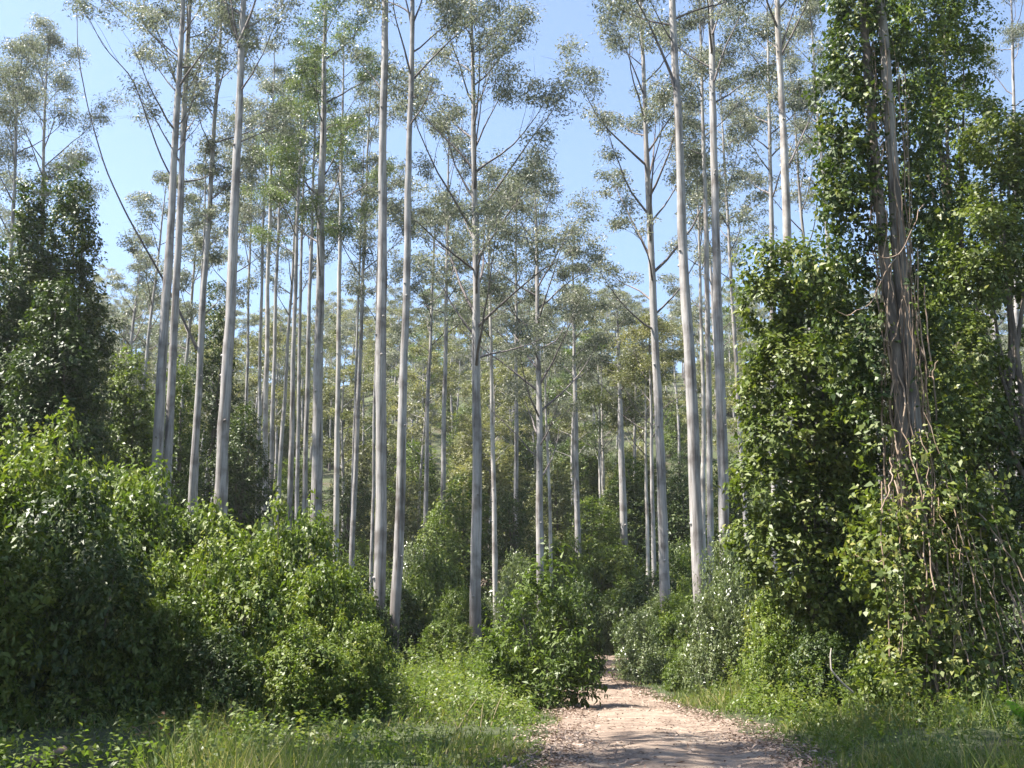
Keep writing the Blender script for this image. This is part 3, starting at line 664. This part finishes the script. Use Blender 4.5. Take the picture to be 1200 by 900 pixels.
# ------------------------------------------------------------------ the vine tower and the vine-draped bush
def vine_tower():
    Y = 21.0; rng = np.random.default_rng(300)
    pts = [(1080, 640), (1075, 520), (1061, 400), (1050, 250), (1038, 90), (1032, 0)]
    root = gum(pts, 18, Y, -330, -60, 120, 'big leaning tree wrapped in hanging vines on the bank beside the track', 301, bark='grey_bark', leaf='dark_leaf', limbs=16, per=105, L=.15, Wd=.07, name='vine_clad_tree', csize=1.0)
    base = np.array(root.location)
    def loc(px, py, yo=0.0):
        x, z = at(px, py, Y); return np.array([x, Y + yo, z]) - base
    second = np.array([loc(1062, 560, -.1), loc(1045, 400, -.1), loc(1032, 250, .05), loc(1020, 100, .1), loc(1014, 0, .1), loc(1006, -150, .2)])
    t = np.linspace(0, 5, 26); i = np.arange(6)
    sm = np.stack([np.interp(t, i, second[:, a]) for a in range(3)], 1) + rng.normal(0, .015, (26, 3))
    m = MB(); m.tube(sm, np.linspace(0.13, 0.09, 26), 9, rough=.06, rng=rng); m.build('second_stem', M['dark_bark'], root, True)
    # the vine, a plant of its own
    v = thing('climbing_vine', 'tangled leafy vine hanging in ropes and a curtain over the big leaning tree', 'vine', tuple(base))
    axis_z = np.array([loc(1085, 800)[2], loc(1080, 640)[2], loc(1068, 450)[2], loc(1045, 250)[2], loc(1025, 0)[2], loc(1015, -200)[2]])
    axis_x = np.array([loc(1088, 800)[0], loc(1075, 640)[0], loc(1062, 450)[0], loc(1044, 250)[0], loc(1028, 0)[0], loc(1018, -200)[0]])
    ax = lambda z: np.interp(z, axis_z, axis_x)
    for k in range(64):
        z1 = rng.uniform(4, 15.5); z0 = rng.uniform(-0.2, 4) if rng.uniform() < .7 else rng.uniform(2, z1 - 1)
        a = rng.uniform(0, 6.28); rr_ = rng.uniform(0.17, 0.5)
        n = max(10, int((z1 - z0) * 3)); z = np.linspace(z0, z1, n)
        tw = a + np.cumsum(rng.normal(0, .12, n)); spread = rr_ * (1 + 0.9 * np.exp(-z / 2.5))
        wob = np.cumsum(rng.normal(0, .022, (n, 2)), axis=0)
        p = np.stack([ax(z) + np.cos(tw) * spread + wob[:, 0], np.sin(tw) * spread * .9 + wob[:, 1], z], 1)
        m = MB(); m.tube(p, rng.choice([.007, .010, .014, .026]) * np.linspace(1, .55, n), 4); m.build('vine_stem', M['vine_bark'], v, True)
    for k in range(7):                                    # loops that hang free of the stem
        z1 = rng.uniform(2.5, 12); a = rng.choice([-1, 1]) * rng.uniform(0.3, 1.3); n = 14
        t = np.linspace(0, 1, n)
        p0 = np.array([ax(z1) + rng.normal(0, .3), -.4, z1]); p1 = np.array([ax(z1 - 2.0) + a * 1.4, -.6 + rng.normal(0, .3), z1 - rng.uniform(.5, 3)])
        p = p0 * (1 - t)[:, None] + p1 * t[:, None] + np.cumsum(rng.normal(0, .03, (n, 3)), axis=0); p[:, 2] -= np.sin(t * 3.14) * .6
        m = MB(); m.tube(p, .012, 4); m.build('vine_stem', M['vine_bark'], v, True)
    for k in range(44):                                   # strands hanging through the mound at the foot
        x0 = ax(3) + rng.uniform(-.9, 1.5); z1 = rng.uniform(2.2, 6.5) * (1 - .25 * abs(x0 - ax(3))); z0 = max(.05, z1 - rng.uniform(1, 4)); n = 12
        z = np.linspace(z1, z0, n); t = np.linspace(0, 1, n)
        p = np.stack([x0 + rng.normal(0, .35) * t + np.cumsum(rng.normal(0, .03, n)), -.75 - .75 * t * rng.uniform(.4, 1) + np.cumsum(rng.normal(0, .03, n)), z], 1)
        m = MB(); m.tube(p, rng.choice([.007, .010, .015]), 4); m.build('vine_stem', M['vine_bark'], v, True)
    P, O = [], []
    # sleeve of leaves round the stems, thicker on the sunny side; open in front of the bole
    n = 2600
    z = rng.uniform(0.2, 17, n) ; a = rng.uniform(0, 6.28, n)
    patch = np.sin(z * 1.7 + 2 * np.cos(a * 2)) + np.sin(z * .63 + a * 3)
    front = (np.sin(a) < -0.35) & (np.cos(a) > -.8) & (z > 4.2) & (z < 16)
    keep = (patch > -0.2) & (~front | (rng.uniform(size=n) < .04)); z, a = z[keep], a[keep]
    r = rng.uniform(.45, .95, len(z)) * (1 + .35 * (np.cos(a) < -.2))
    P.append(np.stack([ax(z) + np.cos(a) * r, np.sin(a) * r, z], 1)); O.append(np.stack([np.cos(a), np.sin(a), np.full(len(z), -.2)], 1))
    # leafy swags and the mound at the foot
    lob = []
    for (px, py, rx, rzv, yo) in [(1005, 130, .55, .9, .2), (1005, 200, .5, .9, .4), (1012, 30, .5, .9, .3), (990, 90, .5, .7, .5), (1008, 330, .45, .7, .4), (1000, 390, .55, .7, .2), (1012, 450, .45, .7, .3), (1095, 250, .5, .8, .4), (1095, 350, .5, .8, .4), (1100, 450, .55, .8, .3), (985, 185, .5, .8, .1), (1000, 250, .6, .8, .0), (975, 310, .55, .6, .2), (1005, 60, .45, .9, .3), (1010, -30, .6, 1.0, .3), (1075, 60, .5, .8, .6), (1085, 150, .45, .7, .6),
            (1030, 660, .7, .8, -.5), (1075, 610, .7, .7, -.6), (1125, 640, .7, .6, -.5), (1165, 655, .5, .4, -.4), (1055, 720, .7, .8, -.7), (1105, 730, .7, .7, -.6), (1035, 785, .55, .5, -.8), (1085, 800, .6, .5, -.9), (1130, 790, .5, .45, -.7), (1085, 560, .45, .7, -.45), (1125, 585, .45, .4, -.3), (1060, 660, .5, .6, -.8), (1190, 670, .4, .3, -.3)]:
        c = loc(px, py, yo); lob.append([c[0], c[1], c[2], rx, rx * .8, rzv])
    p, o = lobe_surface(rng, np.array(lob), 4300, .1); P.append(p); O.append(o)
    P = np.concatenate(P); O = np.concatenate(O)
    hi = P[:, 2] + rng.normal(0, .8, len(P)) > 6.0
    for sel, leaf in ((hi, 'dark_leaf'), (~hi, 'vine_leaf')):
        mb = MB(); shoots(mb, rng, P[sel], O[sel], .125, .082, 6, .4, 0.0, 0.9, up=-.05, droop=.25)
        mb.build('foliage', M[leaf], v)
vine_tower()

def px_lobes(spec, Y, bx, g):
    out = []
    for (px, py, rpx, zpx, yo) in spec:
        x, z = at(px, py, Y); out.append([x - bx, yo, z - g, rpx * Y / F0, rpx * Y / F0 * .9, zpx * Y / F0])
    return np.array(out)
def px_tree(name, label, cat, seed, spec, Y, basepx, nsh, L, W, leaf, **k):
    bx = float(np.mean([at(q[0], q[1], Y)[0] for q in spec])); g = gz(bx, Y)
    lb = px_lobes(spec, Y, bx, g)
    k.setdefault('H', (lb[:, 2] + lb[:, 5]).max() * .9)
    o = foliage_thing(name, label, cat, seed, lb, nsh, L, W, leaf, **k)
    o.location = (bx, Y, g); return o
def auto_spec(seed, px, top, bottom, half, k=1.0):
    """a heap of rounded lobes filling the outline of a tree"""
    rng = np.random.default_rng(seed); out = []
    y = top; hl_ = half * 0.45
    while y < bottom:
        f = (y - top) / (bottom - top); wd = half * (0.25 + 0.75 * min(1, f * 2.2) ** .7)
        for _ in range(1 if f < .08 else (2 if f < .3 else 3)):
            r = half * rng.uniform(.36, .56) * (0.75 if f < .1 else 1)
            out.append((px + rng.uniform(-1, 1) * max(wd - r, 2), y + r * .8, r, r * rng.uniform(.8, 1.05), rng.uniform(-1, 1) * max(wd - r, 2) * 0.03))
        y += half * .34 * k
    return out
RT = dict(trunk=True, trunk_r=.16, stems=9, per=6, slen=.42)
def leftree(label, seed, px, top, bottom, half, Y, n, leaf='dark_leaf', **k):
    px_tree('rainforest_tree', label, 'tree', seed, auto_spec(seed, px, top, bottom, half), Y, px, n, .15, .085, leaf, **{**RT, **k})
leftree('tall dark rainforest tree with a pointed top against the sky gap', 700, 88, 194, 560, 46, 40, 5000)
leftree('narrow dark tree wrapped in creepers next to the pointed rainforest tree', 701, 38, 212, 500, 25, 38.4, 2600)
leftree('dark leafy rainforest tree in front of the creeper-wrapped one', 702, 5, 288, 560, 52, 36, 4200)
leftree('broad dark rainforest tree rising straight above the tall thicket', 703, 66, 335, 570, 54, 34.5, 3600)
leftree('dark rainforest tree at the edge of the forest beyond the gloomy thicket', 704, -75, 250, 560, 60, 38, 3000)
leftree('rounded dark tree between the rainforest trees and the knobbly pale gum', 705, 150, 415, 600, 36, 43, 2400, 'shrub_leaf')
leftree('dark narrow evergreen standing behind the stout forked gum', 706, 252, 335, 620, 30, 56, 3000)
leftree('bushy dark tree behind the pair of pale gums', 707, 205, 420, 620, 34, 52, 2600, 'shrub_leaf')
leftree('low dark evergreen behind the foot of the stout forked gum', 708, 285, 480, 620, 38, 54, 2400)
px_tree('vine_draped_tree', 'bushy small tree smothered in glossy leaves beside the leaning vine-wrapped tree', 'tree', 310,
        [(895, 310, 26, 26, 0), (930, 320, 32, 32, .2), (905, 360, 34, 34, .1), (960, 370, 36, 36, .3), (915, 440, 42, 34, -.4), (950, 450, 44, 36, -.5), (895, 470, 28, 40, -.2), (985, 440, 34, 40, .2),
         (920, 520, 46, 40, -.5), (965, 530, 44, 44, -.3), (900, 580, 36, 40, -.3), (950, 610, 48, 44, -.4), (985, 600, 36, 50, 0), (920, 660, 44, 40, -.3), (965, 690, 44, 44, -.2), (985, 330, 28, 30, .4), (1005, 500, 28, 50, .5),
         (930, 400, 36, 24, .3), (890, 640, 26, 30, 0), (1000, 680, 30, 50, .4)], 25.5, 945, 6000, .15, .092, 'vine_leaf', trunk=True, trunk_r=.13, stems=12, per=6, slen=.4, thi=.85)
px_tree('rainforest_tree', 'tall fine-leaved green tree directly behind the leaning vine-wrapped tree', 'tree', 311,
        [(1085, 30, 40, 40, 0), (1120, 80, 40, 36, .5), (1080, 120, 40, 36, .3), (1120, 160, 44, 40, -.3), (1095, 220, 40, 36, .4), (1060, 0, 34, 36, 1), (1110, -40, 44, 44, 0), (1140, 20, 34, 36, .5), (1130, 260, 36, 40, .2), (1090, 300, 44, 50, .6), (1100, 380, 50, 50, .5), (1060, -90, 44, 44, .4), (1100, 460, 50, 50, .5)],
        25.5, 1105, 5600, .12, .066, 'shrub_leaf', trunk=True, trunk_r=.14, stems=11, per=7, slen=.45)
px_tree('rainforest_tree', 'yellow-tipped dark tree spreading over the bank past the leaning vine-wrapped tree', 'tree', 312,
        [(1170, 170, 36, 30, 0), (1195, 230, 40, 40, .4), (1150, 290, 44, 40, -.2), (1130, 340, 40, 40, 0), (1185, 320, 36, 30, .2), (1120, 420, 46, 44, .1), (1120, 500, 50, 44, 0), (1220, 300, 40, 44, .5), (1225, 180, 40, 40, .5), (1160, 480, 40, 36, .6), (1230, 420, 36, 40, .6)],
        23.6, 1155, 4800, .125, .075, 'vine_leaf', trunk=True, trunk_r=.13, stems=9, per=6, slen=.42, thi=.85)
px_tree('rainforest_tree', 'deep-shaded broad tree closing the bank below the yellow-tipped tree', 'tree', 313,
        [(1170, 560, 60, 50, 0), (1120, 560, 50, 50, .3), (1190, 640, 60, 50, -.1), (1130, 660, 60, 60, .6), (1190, 730, 60, 50, 0), (1240, 600, 60, 60, 0), (1240, 720, 60, 60, -.2), (1050, 600, 50, 60, 1.3), (1040, 480, 46, 60, 1.4), (1035, 700, 50, 60, 1.2), (1210, 500, 50, 40, .4)],
        24.2, 1170, 4600, .13, .075, 'dark_leaf', trunk=True, trunk_r=.12, stems=9, per=6, slen=.42)

px_tree('shrub', 'loose dark bush with drooping leaves crowding the edge of the dirt track', 'shrub', 121,
        [(600, 770, 17, 15, -.2), (640, 705, 17, 18, 0), (620, 738, 19, 18, .2), (658, 755, 18, 16, -.3), (648, 795, 20, 16, -.3), (602, 805, 17, 14, 0), (668, 802, 15, 13, -.4), (636, 682, 9, 12, 0), (588, 744, 8, 9, 0), (683, 782, 9, 10, -.3),
         (656, 672, 6, 9, .1), (622, 822, 16, 10, -.4), (674, 737, 8, 8, 0), (606, 708, 8, 8, .2), (690, 806, 6, 8, -.4), (580, 792, 8, 8, .1), (666, 712, 8, 8, .2), (574, 762, 5, 5, 0), (645, 655, 4, 6, 0), (630, 775, 16, 16, .3)],
        26.8, 635, 1050, .16, .055, 'shrub_leaf', bark='dark_bark', trunk_r=.04, stems=9, per=7, slen=.5, up=.1, thi=.6)
# tall trees left of the frame that shade the thicket and the foreground
for i, (x, y, s) in enumerate([(-15.6, 17.4, 1.5), (-13.4, 13.6, 1.25)]):
    put(EV[i % 3], x, y, s, i * 1.7, 'tall broad-leaved tree that shades the gloomy end of the thicket', 'trees shading the thicket', sz=s)

# ------------------------------------------------------------------ forest on the far hillside
def far_gum(seed, leaf, H=22, R=3.4, limbs=16, per=46, L=.34, Wd=.10, zc=0.42):
    rng = np.random.default_rng(seed)
    root = thing('gum_tree', 'x', 'tree', (0, 0, 0))
    ph = rng.uniform(0, 6.28, 2)
    X_of = lambda z: (0.25 * np.sin(np.asarray(z) * .22 + ph[0]) - .25 * math.sin(ph[0]), 0.2 * np.sin(np.asarray(z) * .25 + ph[1]) - .2 * math.sin(ph[1]))
    mb, _, _ = trunk_mesh(rng, X_of, H, .2, 6, n=12, below=1.0)
    tips, sizes = [], []; az = 0
    for k in range(limbs):
        f = (k + rng.uniform(0, .9)) / limbs; z = H * (zc + (1 - zc) * f * .97); az += 2.4 + rng.normal(0, .3)
        x, y = X_of(np.array([z])); ln = R * ((1 - f) ** .5 + .15) * rng.uniform(.8, 1.25)
        p = limb_path(rng, (x[0], y[0], z), az, rng.uniform(.35, .9), ln, 6, .2, .08)
        lm = make_limb(rng, p, .05, tips, sizes, nsub=4, csize=1.15)
        mb.v += lm.v; mb.q += [q + mb.n for q in lm.q]; mb.t += lm.t; mb.n += lm.n
    mb.build('trunk', M['gum_bark'], root, True)
    cb = MB(); clump_leaves(cb, rng, tips, np.array(sizes), per, L, Wd); cb.build('crown', M[leaf], root)
    return root
FG = [far_gum(400 + i, ['gum_leaf', 'olive_gum_leaf', 'gum_leaf', 'olive_gum_leaf', 'green_gum_leaf'][i], R=[3.4, 4, 3.2, 4.2, 3.4][i]) for i in range(5)]
hl = {'gum_leaf': 'grey-crowned gum among the trees covering the far hillside', 'olive_gum_leaf': 'olive-crowned gum among the trees covering the far hillside', 'green_gum_leaf': 'green-crowned gum among the trees covering the far hillside'}
rs = random.Random(31)
cells = []
n = 0
placed = []
while n < 285:
    Y = 78 + 150 * rs.random() ** 0.85
    hwid = Y * 0.56 + 6
    x = rs.uniform(-hwid, hwid)
    dmin = 4.6 + Y * 0.012
    if any((x - a) ** 2 + (Y - b) ** 2 < dmin * dmin for a, b in placed[-600:]):
        if rs.random() < .97: continue
    placed.append((x, Y)); n += 1
    i = rs.choices(range(5), [3, 3, 2, 3, 1])[0]; s = rs.uniform(.62, .98)
    put(FG[i], x, Y, s * rs.uniform(.95, 1.25), rs.uniform(0, 6.28), hl[next(c for c in FG[i].children if c.name.startswith('crown')).data.materials[0].name], 'gums covering the far hillside', sz=s)
for x, y, s, k in [(-9.8, 14.6, 1.3, 2), (-9.5, 10.5, 1.3, 3)]:
    put(FG[k], x, y, s * 1.15, x, 'tall gum whose airy crown dapples the track with shade', 'gums dappling the track', sz=s)
hu = 'bushy evergreen filling the gaps among the gums of the far hillside'
for k in range(215):
    Y = 80 + 145 * rs.random(); x = rs.uniform(-Y * .55, Y * .55); s = rs.uniform(.45, .85)
    put((EVH + EVH + EV)[k % 7], x, Y, s * 1.25, rs.uniform(0, 6.28), hu, 'evergreens on the far hillside', sz=s)

# ------------------------------------------------------------------ grass, weeds, fallen leaves
def grass():
    rng = np.random.default_rng(600)
    def region(n, y0, y1, half_l, half_r):
        u = rng.uniform(0, 1, n); y = y0 + (y1 - y0) * u ** 1.25
        x = rng.uniform(-1, 1, n) * (y * 0.56 + 2); return x, y
    def field(x, y): return np.sin(x * 1.3 + 2 * np.sin(y * .5)) + np.sin(y * .9 + x * .45) + .6 * np.sin(x * 3.1 - y * 2.3)
    mb = MB()
    n = 190000
    x, y = region(n, 9, 50, 0, 0)
    off = np.abs(x - track_x(y)) - track_w(y)
    keep = (off > rng.normal(0.0, 0.14, n)) & (rng.uniform(size=n) < np.clip(.45 + .3 * field(x, y), .12, 1)) & (rng.uniform(size=n) < np.where(off < 6, 1, .35))
    x, y, off = x[keep], y[keep], off[keep]; n = len(x)
    h = (0.08 + np.where(x < track_x(y), 0.13, 0.22) * ss(0, 1.6, off)) * rng.uniform(.5, 1.5, n) * (1 + .25 * field(x, y))
    h = np.clip(h * (1 + .8 * (np.sin(x * .9 + y * .35) > .55)), .05, .85)
    z = ground_z(x, y)
    a = rng.uniform(0, 6.28, n); lean = rng.uniform(.15, .8, n)
    d = np.stack([np.cos(a) * lean, np.sin(a) * lean, np.ones(n)], 1)
    t = np.clip(rng.beta(2, 2.6, n) * .9 + .17 * field(x, y) + (rng.uniform(size=n) < .05) * .5, 0, 1)
    mb.leaves(np.stack([x, y, z - .02], 1), d, rng.normal(0, 1, (n, 3)), h, rng.uniform(.010, .022, n) * (.6 + y / 28), t, .35)
    o = mb.build('grass', M['grass'])
    o['kind'] = 'stuff'; tag(o, 'green and straw-tipped grass along both sides of the dirt track', 'grass')
    # broad-leaved weeds
    mb = MB(); n = 18000
    x, y = region(n, 10, 56, 0, 0)
    off = np.abs(x - track_x(y)) - track_w(y)
    keep = (off > .35) & (rng.uniform(size=n) < np.clip(.35 + .4 * np.sin(x * .8 + 1) * np.cos(y * .6) + .35 * (off > 1.5), .05, 1)) & (rng.uniform(size=n) < np.where((x < 0) & (y < 21), .9, 1))
    x, y, off = x[keep], y[keep], off[keep]; n = len(x)
    h = rng.uniform(.05, .85, n) * ss(.1, 3.0, off) * (.6 + .9 * ss(18, 34, y)) + .04
    pos = np.stack([x, y, ground_z(x, y) + h], 1)
    out = nrm(rng.normal(0, 1, (n, 3)) + np.array([0, -.2, .8]))
    shoots(mb, rng, pos, out, .078, .04, 7, .30, .1, 1.0, up=.6)
    n = 5200                                              # rank weeds, waist high, in front of the big gums and along the bank
    left = rng.uniform(size=n) < .8
    y = np.where(left, rng.uniform(21.5, 40, n), rng.uniform(19, 30, n))
    x = np.where(left, rng.uniform(-.19, .02, n) * y, track_x(y) + track_w(y) + rng.uniform(.8, 3.2, n))
    off = np.abs(x - track_x(y)) - track_w(y)
    lump = .5 + .5 * np.sin(x * 1.9 + 1.3 * np.sin(y * .8)) * np.sin(y * 1.1 + .7 * x)
    keep = (off > .5) & (rng.uniform(size=n) < .35 + .65 * lump); x, y, off, lump = x[keep], y[keep], off[keep], lump[keep]; n = len(x)
    h = rng.uniform(.1, 1, n) * (.25 + 1.0 * lump) * ss(.2, 2.2, off)
    shoots(mb, rng, np.stack([x, y, ground_z(x, y) + h], 1), nrm(rng.normal(0, 1, (n, 3)) + np.array([0, -.3, .8])), .095, .045, 7, .36, .2, 1.0, up=.7)
    o = mb.build('weeds', M['weed_leaf']); o['kind'] = 'stuff'; tag(o, 'low broad-leaved weeds filling the ground between grass and shrubs', 'weeds')
    # fallen leaves
    mb = MB(); n = 19000
    y = 8 + 42 * rng.uniform(0, 1, n) ** 1.4
    u = rng.normal(0, 1, n); side = rng.choice([-1, 1], n)
    edge = track_x(y) + side * track_w(y) * (0.92 + .18 * u)
    mid = track_x(y) + rng.uniform(-1, 1, n) * track_w(y)
    x = np.where(rng.uniform(size=n) < .82, edge, mid)
    keep = (np.sin(x * 2.3 + y * .7) + np.sin(y * 1.4 - x) > -0.9) | (rng.uniform(size=n) < .25)
    x, y = x[keep], y[keep]; n = len(x)
    d = rng.normal(0, 1, (n, 3)); d[:, 2] *= .25
    mb.leaves(np.stack([x, y, ground_z(x, y) + .072 + rng.uniform(0, .02, n)], 1), d, np.array([0, 0, 1.0]) + rng.normal(0, .35, (n, 3)), rng.uniform(.05, .13, n), rng.uniform(.018, .04, n), rng.beta(2, 2, n), .1)
    o = mb.build('leaf_litter', M['litter']); o['kind'] = 'stuff'; tag(o, 'brown and pinkish fallen gum leaves strewn over the dirt track', 'leaf litter')
grass()

# ------------------------------------------------------------------ small single things
def stick(pxs, Y, r, label, name='fallen_branch', mat='dead_wood', cat='branch', nsub=0, seed=0):
    rng = np.random.default_rng(seed)
    pts = np.array([[at(px, py, Y)[0], Y + yo, at(px, py, Y)[1]] for px, py, yo in pxs])
    tt = np.linspace(0, len(pts) - 1, 5 * len(pts)); i = np.arange(len(pts))
    sm = np.stack([np.interp(tt, i, pts[:, a]) for a in range(3)], 1); sm[1:-1] = (sm[:-2] + 2 * sm[1:-1] + sm[2:]) / 4
    o = sm[0].copy(); sm -= o
    mb = MB(); mb.tube(sm, np.linspace(r, r * .45, len(sm)), 6, rough=.05, rng=rng)
    me = mb.build(name, M[mat], None, True); me.location = o
    return tag(me, label, cat)
stick([(1000, 812, 0), (985, 800, -.1), (972, 785, -.1), (973, 768, 0), (976, 760, .1)], 20.0, .022, 'curved bleached dead branch arching at the foot of the vine mound')

def log():
    Y = 15.4; x = X_at(82, Y); g = gz(x, Y); rng = np.random.default_rng(4)
    mb = MB(); t = np.linspace(0, 1, 12)
    p = np.stack([-.32 + .64 * t, .1 * np.sin(t * 4), .05 + .16 * t + .02 * np.sin(t * 9)], 1)
    mb.tube(p, np.concatenate([[.02], np.full(10, .085), [.03]]), 9, rough=.1, rng=rng)
    o = mb.build('log', M['vine_bark'], None, True); o.location = (x, Y, g); tag(o, 'short rotten brown log in the grass below the gloomy thicket', 'log')
log()

def straws():
    rng = np.random.default_rng(8)
    for k, (x0, y0, x1, y1, Y) in enumerate([(541, 868, 529, 842, 18.5), (533, 862, 560, 818, 19.5), (563, 858, 566, 825, 19.5), (625, 842, 598, 823, 22), (575, 850, 590, 812, 20.5)]):
        a = at(x0, y0, Y); b = at(x1, y1, Y); t = np.linspace(0, 1, 8)[:, None]
        g = gz(a[0], Y)
        p = np.array([a[0], Y, min(a[1], g + .05)]) * (1 - t) + np.array([b[0], Y + .1, b[1]]) * t; p[:, 2] += .05 * np.sin(t[:, 0] * 3.1)
        o = p[0].copy(); mb = MB(); mb.tube(p - o, np.linspace(.010, .004, 8), 4)
        q = mb.build('grass_stalk', M['straw'], None, True); q.location = o
        tag(q, 'long dry straw-coloured grass stalk leaning in the weeds', 'grass stalk', 'dry stalks in the weeds')
straws()

def sapling():
    Y = 16.5; x = X_at(196, Y); g = gz(x, Y); rng = np.random.default_rng(12)
    r = thing('sapling', 'small sapling with yellow-green and reddish leaves in front of the gloomy thicket', 'sapling', (x, Y, g))
    mb = MB(); cb = MB()
    for (dx, h, k) in [(-.35, .42, 9), (.22, .62, 12), (-.05, .5, 9), (.4, .3, 7)]:
        t = np.linspace(0, 1, 8)[:, None]; p = np.array([0, 0, 0]) * (1 - t) + np.array([dx, rng.normal(0, .1), h]) * t; p[:, 2] += .12 * np.sin(t[:, 0] * 3.14)
        mb.tube(p, np.linspace(.010, .004, 8), 4)
        i = rng.uniform(2, 7, k).astype(int)
        d = rng.normal(0, 1, (k, 3)) * [1, 1, .4] + [dx * 2, 0, .2]
        cb.leaves(p[i], d, np.array([0, -.5, 1.0]) + rng.normal(0, .3, (k, 3)), rng.uniform(.12, .2, k), rng.uniform(.05, .08, k), rng.uniform(0, 1, k), .2)
    mb.build('stem', M['vine_bark'], r, True); cb.build('foliage', M['red_leaf'], r)
sapling()

def broad_plant():
    Y = 17.2
    x = X_at(1178, Y); g = gz(x, Y); rng = np.random.default_rng(15)
    r = thing('broad_leaved_plant', 'single bright green plant with large upright paddle leaves at the foot of the bank', 'plant', (x, Y, g))
    for k in range(6):
        a = k * 1.05 + .4; h = rng.uniform(.45, .75); n = 9; t = np.linspace(0, 1, n)
        out = np.array([math.cos(a), math.sin(a) - .2, 0]); ln = rng.uniform(.25, .5)
        mid = out * (ln * t ** 1.5)[:, None]; mid[:, 2] = h * (t - .25 * t ** 3) 
        side = np.array([-math.sin(a), math.cos(a), 0]); w = .12 * np.sin(np.clip((t - .2) / .8, 0, 1) * 3.14) ** .7 + .008
        v = np.concatenate([mid - side * w[:, None] + [0, 0, .02], mid, mid + side * w[:, None] + [0, 0, .02]]); 
        i = np.arange(n - 1); q = np.concatenate([np.stack([i, i + n, i + n + 1, i + 1], 1), np.stack([i + n, i + 2 * n, i + 2 * n + 1, i + n + 1], 1)])
        MB().quads(v, q, np.full(len(q), rng.uniform(0, 1))).build('leaf', M['broad_leaf'], r, True)
broad_plant()

# ------------------------------------------------------------------ air
def haze():
    x0, x1, y0, y1, z0, z1 = -330, 330, -60, 330, -4, 150
    v = np.array([[x, y, z] for z in (z0, z1) for y in (y0, y1) for x in (x0, x1)], float)
    q = np.array([[0, 2, 3, 1], [4, 5, 7, 6], [0, 1, 5, 4], [2, 6, 7, 3], [0, 4, 6, 2], [1, 3, 7, 5]])
    m, nt, b, o = newmat('haze')
    nt.nodes.remove(b)
    vol = node(nt, 'ShaderNodeVolumePrincipled'); vol.inputs['Density'].default_value = HAZE; vol.inputs['Color'].default_value = (0.95, 0.97, 1, 1)
    vol.inputs['Anisotropy'].default_value = 0.3
    nt.links.new(vol.outputs[0], o.inputs['Volume'])
    o = MB().quads(v, q).build('haze', m); o['kind'] = 'stuff'
HAZE = 0.00025
haze()
